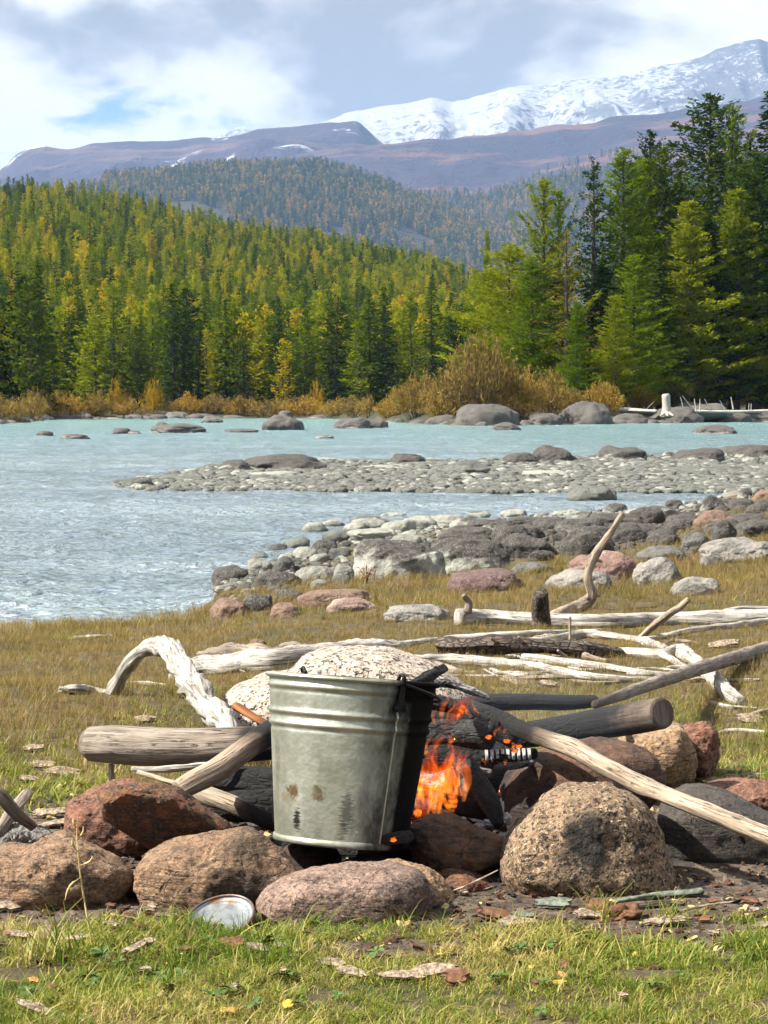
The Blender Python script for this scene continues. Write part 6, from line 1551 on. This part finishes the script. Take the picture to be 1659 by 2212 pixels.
for i, (px, py, wd) in enumerate([(90, 1660, 60), (130, 1675, 90), (60, 1690, 40), (70, 1625, 40), (1110, 1478, 60), (1185, 1486, 40), (1560, 1400, 70), (1600, 1690, 120), (1560, 1700, 80), (310, 1560, 40), (1620, 1560, 60), (1490, 1476, 60)]):
    chip(px, py, wd, 9, BC, 'pale bark patch lying in the grass behind the fire', 'pale bark patches in the grass behind the fire')
# tall dry stalk at the front left
g = G(196, 2050)
sx = empty('dry_grass_stalk', g, label='single tall dry grass stalk in front of the left granite stone', cat='grass stalk')
pts3 = [P(202, 2060, g[1]), P(190, 1990, g[1]), P(178, 1920, g[1] + .01), (P(170, 1860, g[1] + .01)), P(166, 1800, g[1] + .02), P(168, 1760, g[1] + .02)]
v, q, t3, uv_, ch = tube(np.array(pts3) - g, [0.0019, 0.0018, 0.0015, 0.0011, 0.0008, 0.0004], 6, 40, 0.02, 1)
link('stem', mesh_np('stalk_stem', v, q, t3, mats=[M['stalk']]), sx)
for (a, b, c_) in [((174, 1895), (150, 1915), (140, 1945)), ((171, 1870), (192, 1862), (200, 1850)), ((168, 1840), (158, 1825), (156, 1810)), ((167, 1815), (178, 1800), (180, 1785)), ((168, 1790), (160, 1780), (158, 1768))]:
    pp = np.array([P(*a, g[1] + .01), P(*b, g[1]), P(*c_, g[1])]) - g
    v, q, t3, uv_, ch = tube(pp, [0.0008, 0.0016, 0.0006], 6, 14, 0.25, 2, lump=0.4)
    link('spikelet', mesh_np('spikelet', v, q, t3, mats=[M['stalk']]), sx)
# small leafless shrubs by the shore
def twiggy(px, pyb, pyt, wpx, label, mat, seed, leaves=None):
    g = G(px, pyb); d = g[1]; Q = rs(seed); o = empty('shrub', g, label=label, cat='shrub'); hh = (pyb - pyt) * d / F; wm = wpx * d / F / 2
    for i in range(7):
        a = Q.rand() * 6.28; s = Q.rand(); tip = np.array([math.cos(a) * wm * s, math.sin(a) * wm * s, hh * (0.6 + 0.4 * Q.rand())])
        v, q, t3, uv_, ch = tube(np.array([(0, 0, -0.02), tip * np.array([.3, .3, .5]), tip]), [hh * .018, hh * .013, hh * .006], 5, 10, .1, i)
        st = link('stem', mesh_np('shrub_stem', v, q, t3, mats=[mat]), o)
        if leaves:
            n = 9; c = tip * (0.35 + 0.65 * Q.rand(n))[:, None] + Q.randn(n, 3) * hh * .04
            cv, cq = diamonds(c, unit(Q.randn(n, 3) + [0, 0, 1]), unit(Q.randn(n, 3)), np.full(n, hh * .16), np.full(n, hh * .05))
            link('leaves', mesh_np('shrub_leaves', cv, cq, smooth=False, mats=[leaves]), st)
twiggy(792, 1262, 1212, 56, 'small reddish leafy shrub at the grass edge by the half-bleached boulder', M['dead_branch'], 3, M['dry_leaf'])
twiggy(1026, 1236, 1168, 60, 'thin bare shrub before the dark rounded boulder', M['dead_branch'], 5)
twiggy(1195, 1180, 1140, 20, 'thin bare twig among the dark boulders', M['dead_branch'], 8)

# ------------------------------------------------------------------ grass
def tuft(seed, nb, L, wid, spread, droop, mat):
    Q = rs(seed); V, Fq, bl, tp = [], [], [], []; o = 0
    for i in range(nb):
        a = Q.rand() * 6.283; b0 = np.array([Q.randn() * spread, Q.randn() * spread, -0.006]); l = L * (0.45 + 0.75 * Q.rand())
        dirh = np.array([math.cos(a), math.sin(a), 0]); sd = np.array([-math.sin(a), math.cos(a), 0]); ln = 0.15 + 0.75 * Q.rand(); dr = droop * (0.4 + Q.rand())
        f = Q.rand()
        for k, s in enumerate((0, 0.35, 0.7, 1.0)):
            p = b0 + dirh * l * (ln * s * 0.6 + dr * s * s * 0.55) + np.array([0, 0, l * (s - 0.45 * dr * s * s)])
            w_ = wid * (1 - s * 0.85) * (0.7 + 0.6 * f)
            V += [p - sd * w_, p + sd * w_]; bl += [f, f]; tp += [s, s]
        Fq += [[o + 2 * k, o + 2 * k + 1, o + 2 * k + 3, o + 2 * k + 2] for k in range(3)]; o += 8
    return mesh_np('tuft', V, Fq, smooth=True, attrs={'blade': bl, 'tip': tp}, mats=[mat])
R = rs(1000)
TG = [tuft(1001 + i, 18, 0.036, 0.0017, 0.014, 1.0, M['turf']) for i in range(5)] + [tuft(1011 + i, 9, 0.060, 0.0016, 0.012, 0.7, M['turf']) for i in range(2)]
TS = [tuft(1021 + i, 16, 0.070, 0.0013, 0.022, 0.5, M['straw']) for i in range(4)] + [tuft(1031, 8, 0.12, 0.0012, 0.02, 0.4, M['straw'])]
def ringd(x, y): return np.hypot(x / 1.0 * 0.62 - 0.012, y - 4.35)
# foreground turf, dense where the camera is close
n = 15000
y = 2.55 + 1.45 * R.rand(n); x = (R.rand(n) * 2 - 1) * (0.235 * y + 0.12)
nn = fbm(col3(x * 3, y * 3), 3, 1005); bare = fbm(col3(x * 5.5, y * 7), 3, 1006)
rowd = 3.83 + 0.09 * fbm(col3(x * 2.2, 1.0), 2, 1007)
k = (y < rowd) & (bare > -0.62) & (R.rand(n) < np.clip((rowd - y) / 0.22, 0.12, 1))
x, y, nn = x[k], y[k], nn[k]; n = len(x)
idx = np.where(R.rand(n) < 0.88, R.randint(0, 5, n), 5 + R.randint(0, 2, n))
scatter('foreground_turf', np.stack([x, y, tz(x, y)], -1), 0.42 + 0.45 * R.rand(n) + 0.22 * nn, zrot(n, R, 0.22), idx, TG, label='short green turf in front of the fire ring', cat='grass')
# bank grass behind and beside the fire
n = 52000
y = np.exp(math.log(4.3) + (math.log(34) - math.log(4.3)) * R.rand(n)); x = (R.rand(n) * 2 - 1) * (0.235 * y + 0.2)
s = np.interp(x / y, SH_U, SH_D); z = tz(x, y)
rd = ringd(x, y); nn = fbm(col3(x * 1.2, y * 1.2), 3, 1008)
u = x / y; pxx = CX + u * F
lim = np.interp(pxx, [0, 420, 460, 560, 700, 900, 1100, 1300, 1450, 1560, 1659], np.array([14.0, 14.6, 14.4, 14.4, 14.4, 15.2, 15.4, 16.5, 19.0, 26.0, 30.0]))
edge_ = np.clip((lim - y) / (0.05 * y) + 0.5, 0, 1)
k = (y < s - 0.15) & (R.rand(n) < edge_) & (rd > 0.62 + 0.10 * nn) & (R.rand(n) < np.clip((rd - 0.5) / 0.35, 0.05, 1)) & ~((y > 14.5) & (nn < 0.05) & (pxx < 1500))
x, y, z, nn, u = x[k], y[k], z[k], nn[k], u[k]; n = len(x)
green = np.clip((7.6 - y) / 2.4, 0, 1) * np.where(u > 0.06, 1.0, np.where(u < -0.12, np.clip((6.0 - y) / 0.8, 0, 1), 0.55)) + 0.25 * nn > R.rand(n)
idx = np.where(green, R.randint(0, 7, n), 7 + R.randint(0, 5, n))
sc = np.where(green, 1.25, 1.0) * (0.7 + 0.6 * R.rand(n)) * np.interp(y, [4, 6, 8, 10, 12, 15], [0.7, 0.5, 0.42, 0.5, 0.75, 0.95])
scatter('bank_grass', np.stack([x, y, z], -1), sc, zrot(n, R, 0.16), idx, TG + TS, label='straw-coloured autumn grass covering the river bank', cat='grass')
# a few named tufts in front
for px, py, s_, lab in [(150, 2072, 1.5, 'dark green tuft of long blades at the front left below the dry stalk'), (85, 2085, 1.2, 'green tuft left of the dark green tuft'), (590, 2085, 1.1, 'green tuft below the tin can'), (1300, 1990, 1.0, 'fresh green sprig in front of the dome stone'), (1440, 2000, 1.0, 'green sprig beside the white crumbly flake')]:
    g = G(px, py)
    o = link('grass_tuft', tuft(int(px), 46, 0.075, 0.0013, 0.016, 0.6, M['turf']), label=lab, cat='grass tuft'); o.location = g; o.scale = (s_, s_, s_)
for i, (px, py) in enumerate([(700, 2018), (780, 2030), (860, 2030), (650, 2030), (900, 2030), (820, 2045), (610, 2050), (960, 2015), (520, 2068), (1500, 2010), (1600, 2010), (1050, 2040), (1180, 2030)]):
    g = G(px, py)
    o = link('grass_tuft', tuft(1300 + i, 7, 0.085, 0.0010, 0.010, 0.75, M['turf']), label='few long pale blades bending up against the front stones', cat='grass tuft', group='long blades before the front stones'); o.location = g

# low broad-leaved weeds in the turf
R = rs(1350)
def weed(seed):
    Q = rs(seed); V, Fq = [], []; o = 0
    for i in range(6):
        a = i * 1.05 + Q.randn() * 0.3; l = 0.022 + 0.016 * Q.rand(); w_ = l * 0.26; up_ = 0.25 + 0.5 * Q.rand()
        h_ = np.array([math.cos(a), math.sin(a), 0]); sd = np.array([-math.sin(a), math.cos(a), 0])
        for s_, ww in ((0.05, 0.15), (0.35, 0.9), (0.65, 1.0), (0.88, 0.6), (1.0, 0.05)):
            c_ = h_ * l * s_ + np.array([0, 0, l * (up_ * s_ - 0.45 * s_ * s_) + 0.004])
            V += [c_ - sd * w_ * ww + [0, 0, 0.003 * ww], c_, c_ + sd * w_ * ww + [0, 0, 0.003 * ww]]
        for k in range(4):
            for j in range(2): Fq.append([o + k * 3 + j, o + k * 3 + j + 1, o + k * 3 + 3 + j + 1, o + k * 3 + 3 + j])
        o += 15
    return mesh_np('weed', V, Fq, mats=[M['green_leaf']])
WD = [weed(1360 + i) for i in range(3)]
for i in range(30):
    g = G(10 + 1640 * R.rand(), 2045 + 165 * R.rand())
    o = link('weed_rosette', WD[R.randint(3)], label='small broad-leaved weed in the foreground turf', cat='weed', group='weeds in the foreground turf')
    o.location = (g[0], g[1], g[2] + 0.008); o.rotation_euler = (R.randn() * .2, R.randn() * .2, R.rand() * 6.28); k_ = 0.35 + 0.4 * R.rand(); o.scale = (k_, k_, k_)

# crumbs of bark, charcoal and grit on the bare soil
R = rs(1400)
CRU = []
for i, mt in enumerate([BC, BR, M['charcoal'], M['stalk'], BR, M['soil']]):
    vv, ff = ico(2); p = vv * (1 + 0.5 * fbm(vv * 1.7 + i * 5, 2, 1410 + i))[:, None] * np.array([1.0, 0.55, 0.3])
    CRU.append(mesh_np('crumb', p, tris=ff, smooth=False, mats=[mt]))
n = 17000
x = (R.rand(n) * 2 - 1) * 1.25; y = 3.45 + 2.1 * R.rand(n); rd = ringd(x, y)
k = (rd < 0.95) & (y < 5.6); x, y = x[k], y[k]; n = len(x)
kk = R.choice(6, n, p=[0.12, 0.26, 0.16, 0.10, 0.20, 0.16])
sz = 0.002 + 0.010 * R.rand(n) ** 3
scatter('soil_litter', np.stack([x, y, tz(x, y) + sz * 0.2], -1), sz, zrot(n, R, 0.4), kk, CRU, label='crumbs of bark, charcoal and grit on the bare soil around the fire', cat='litter')
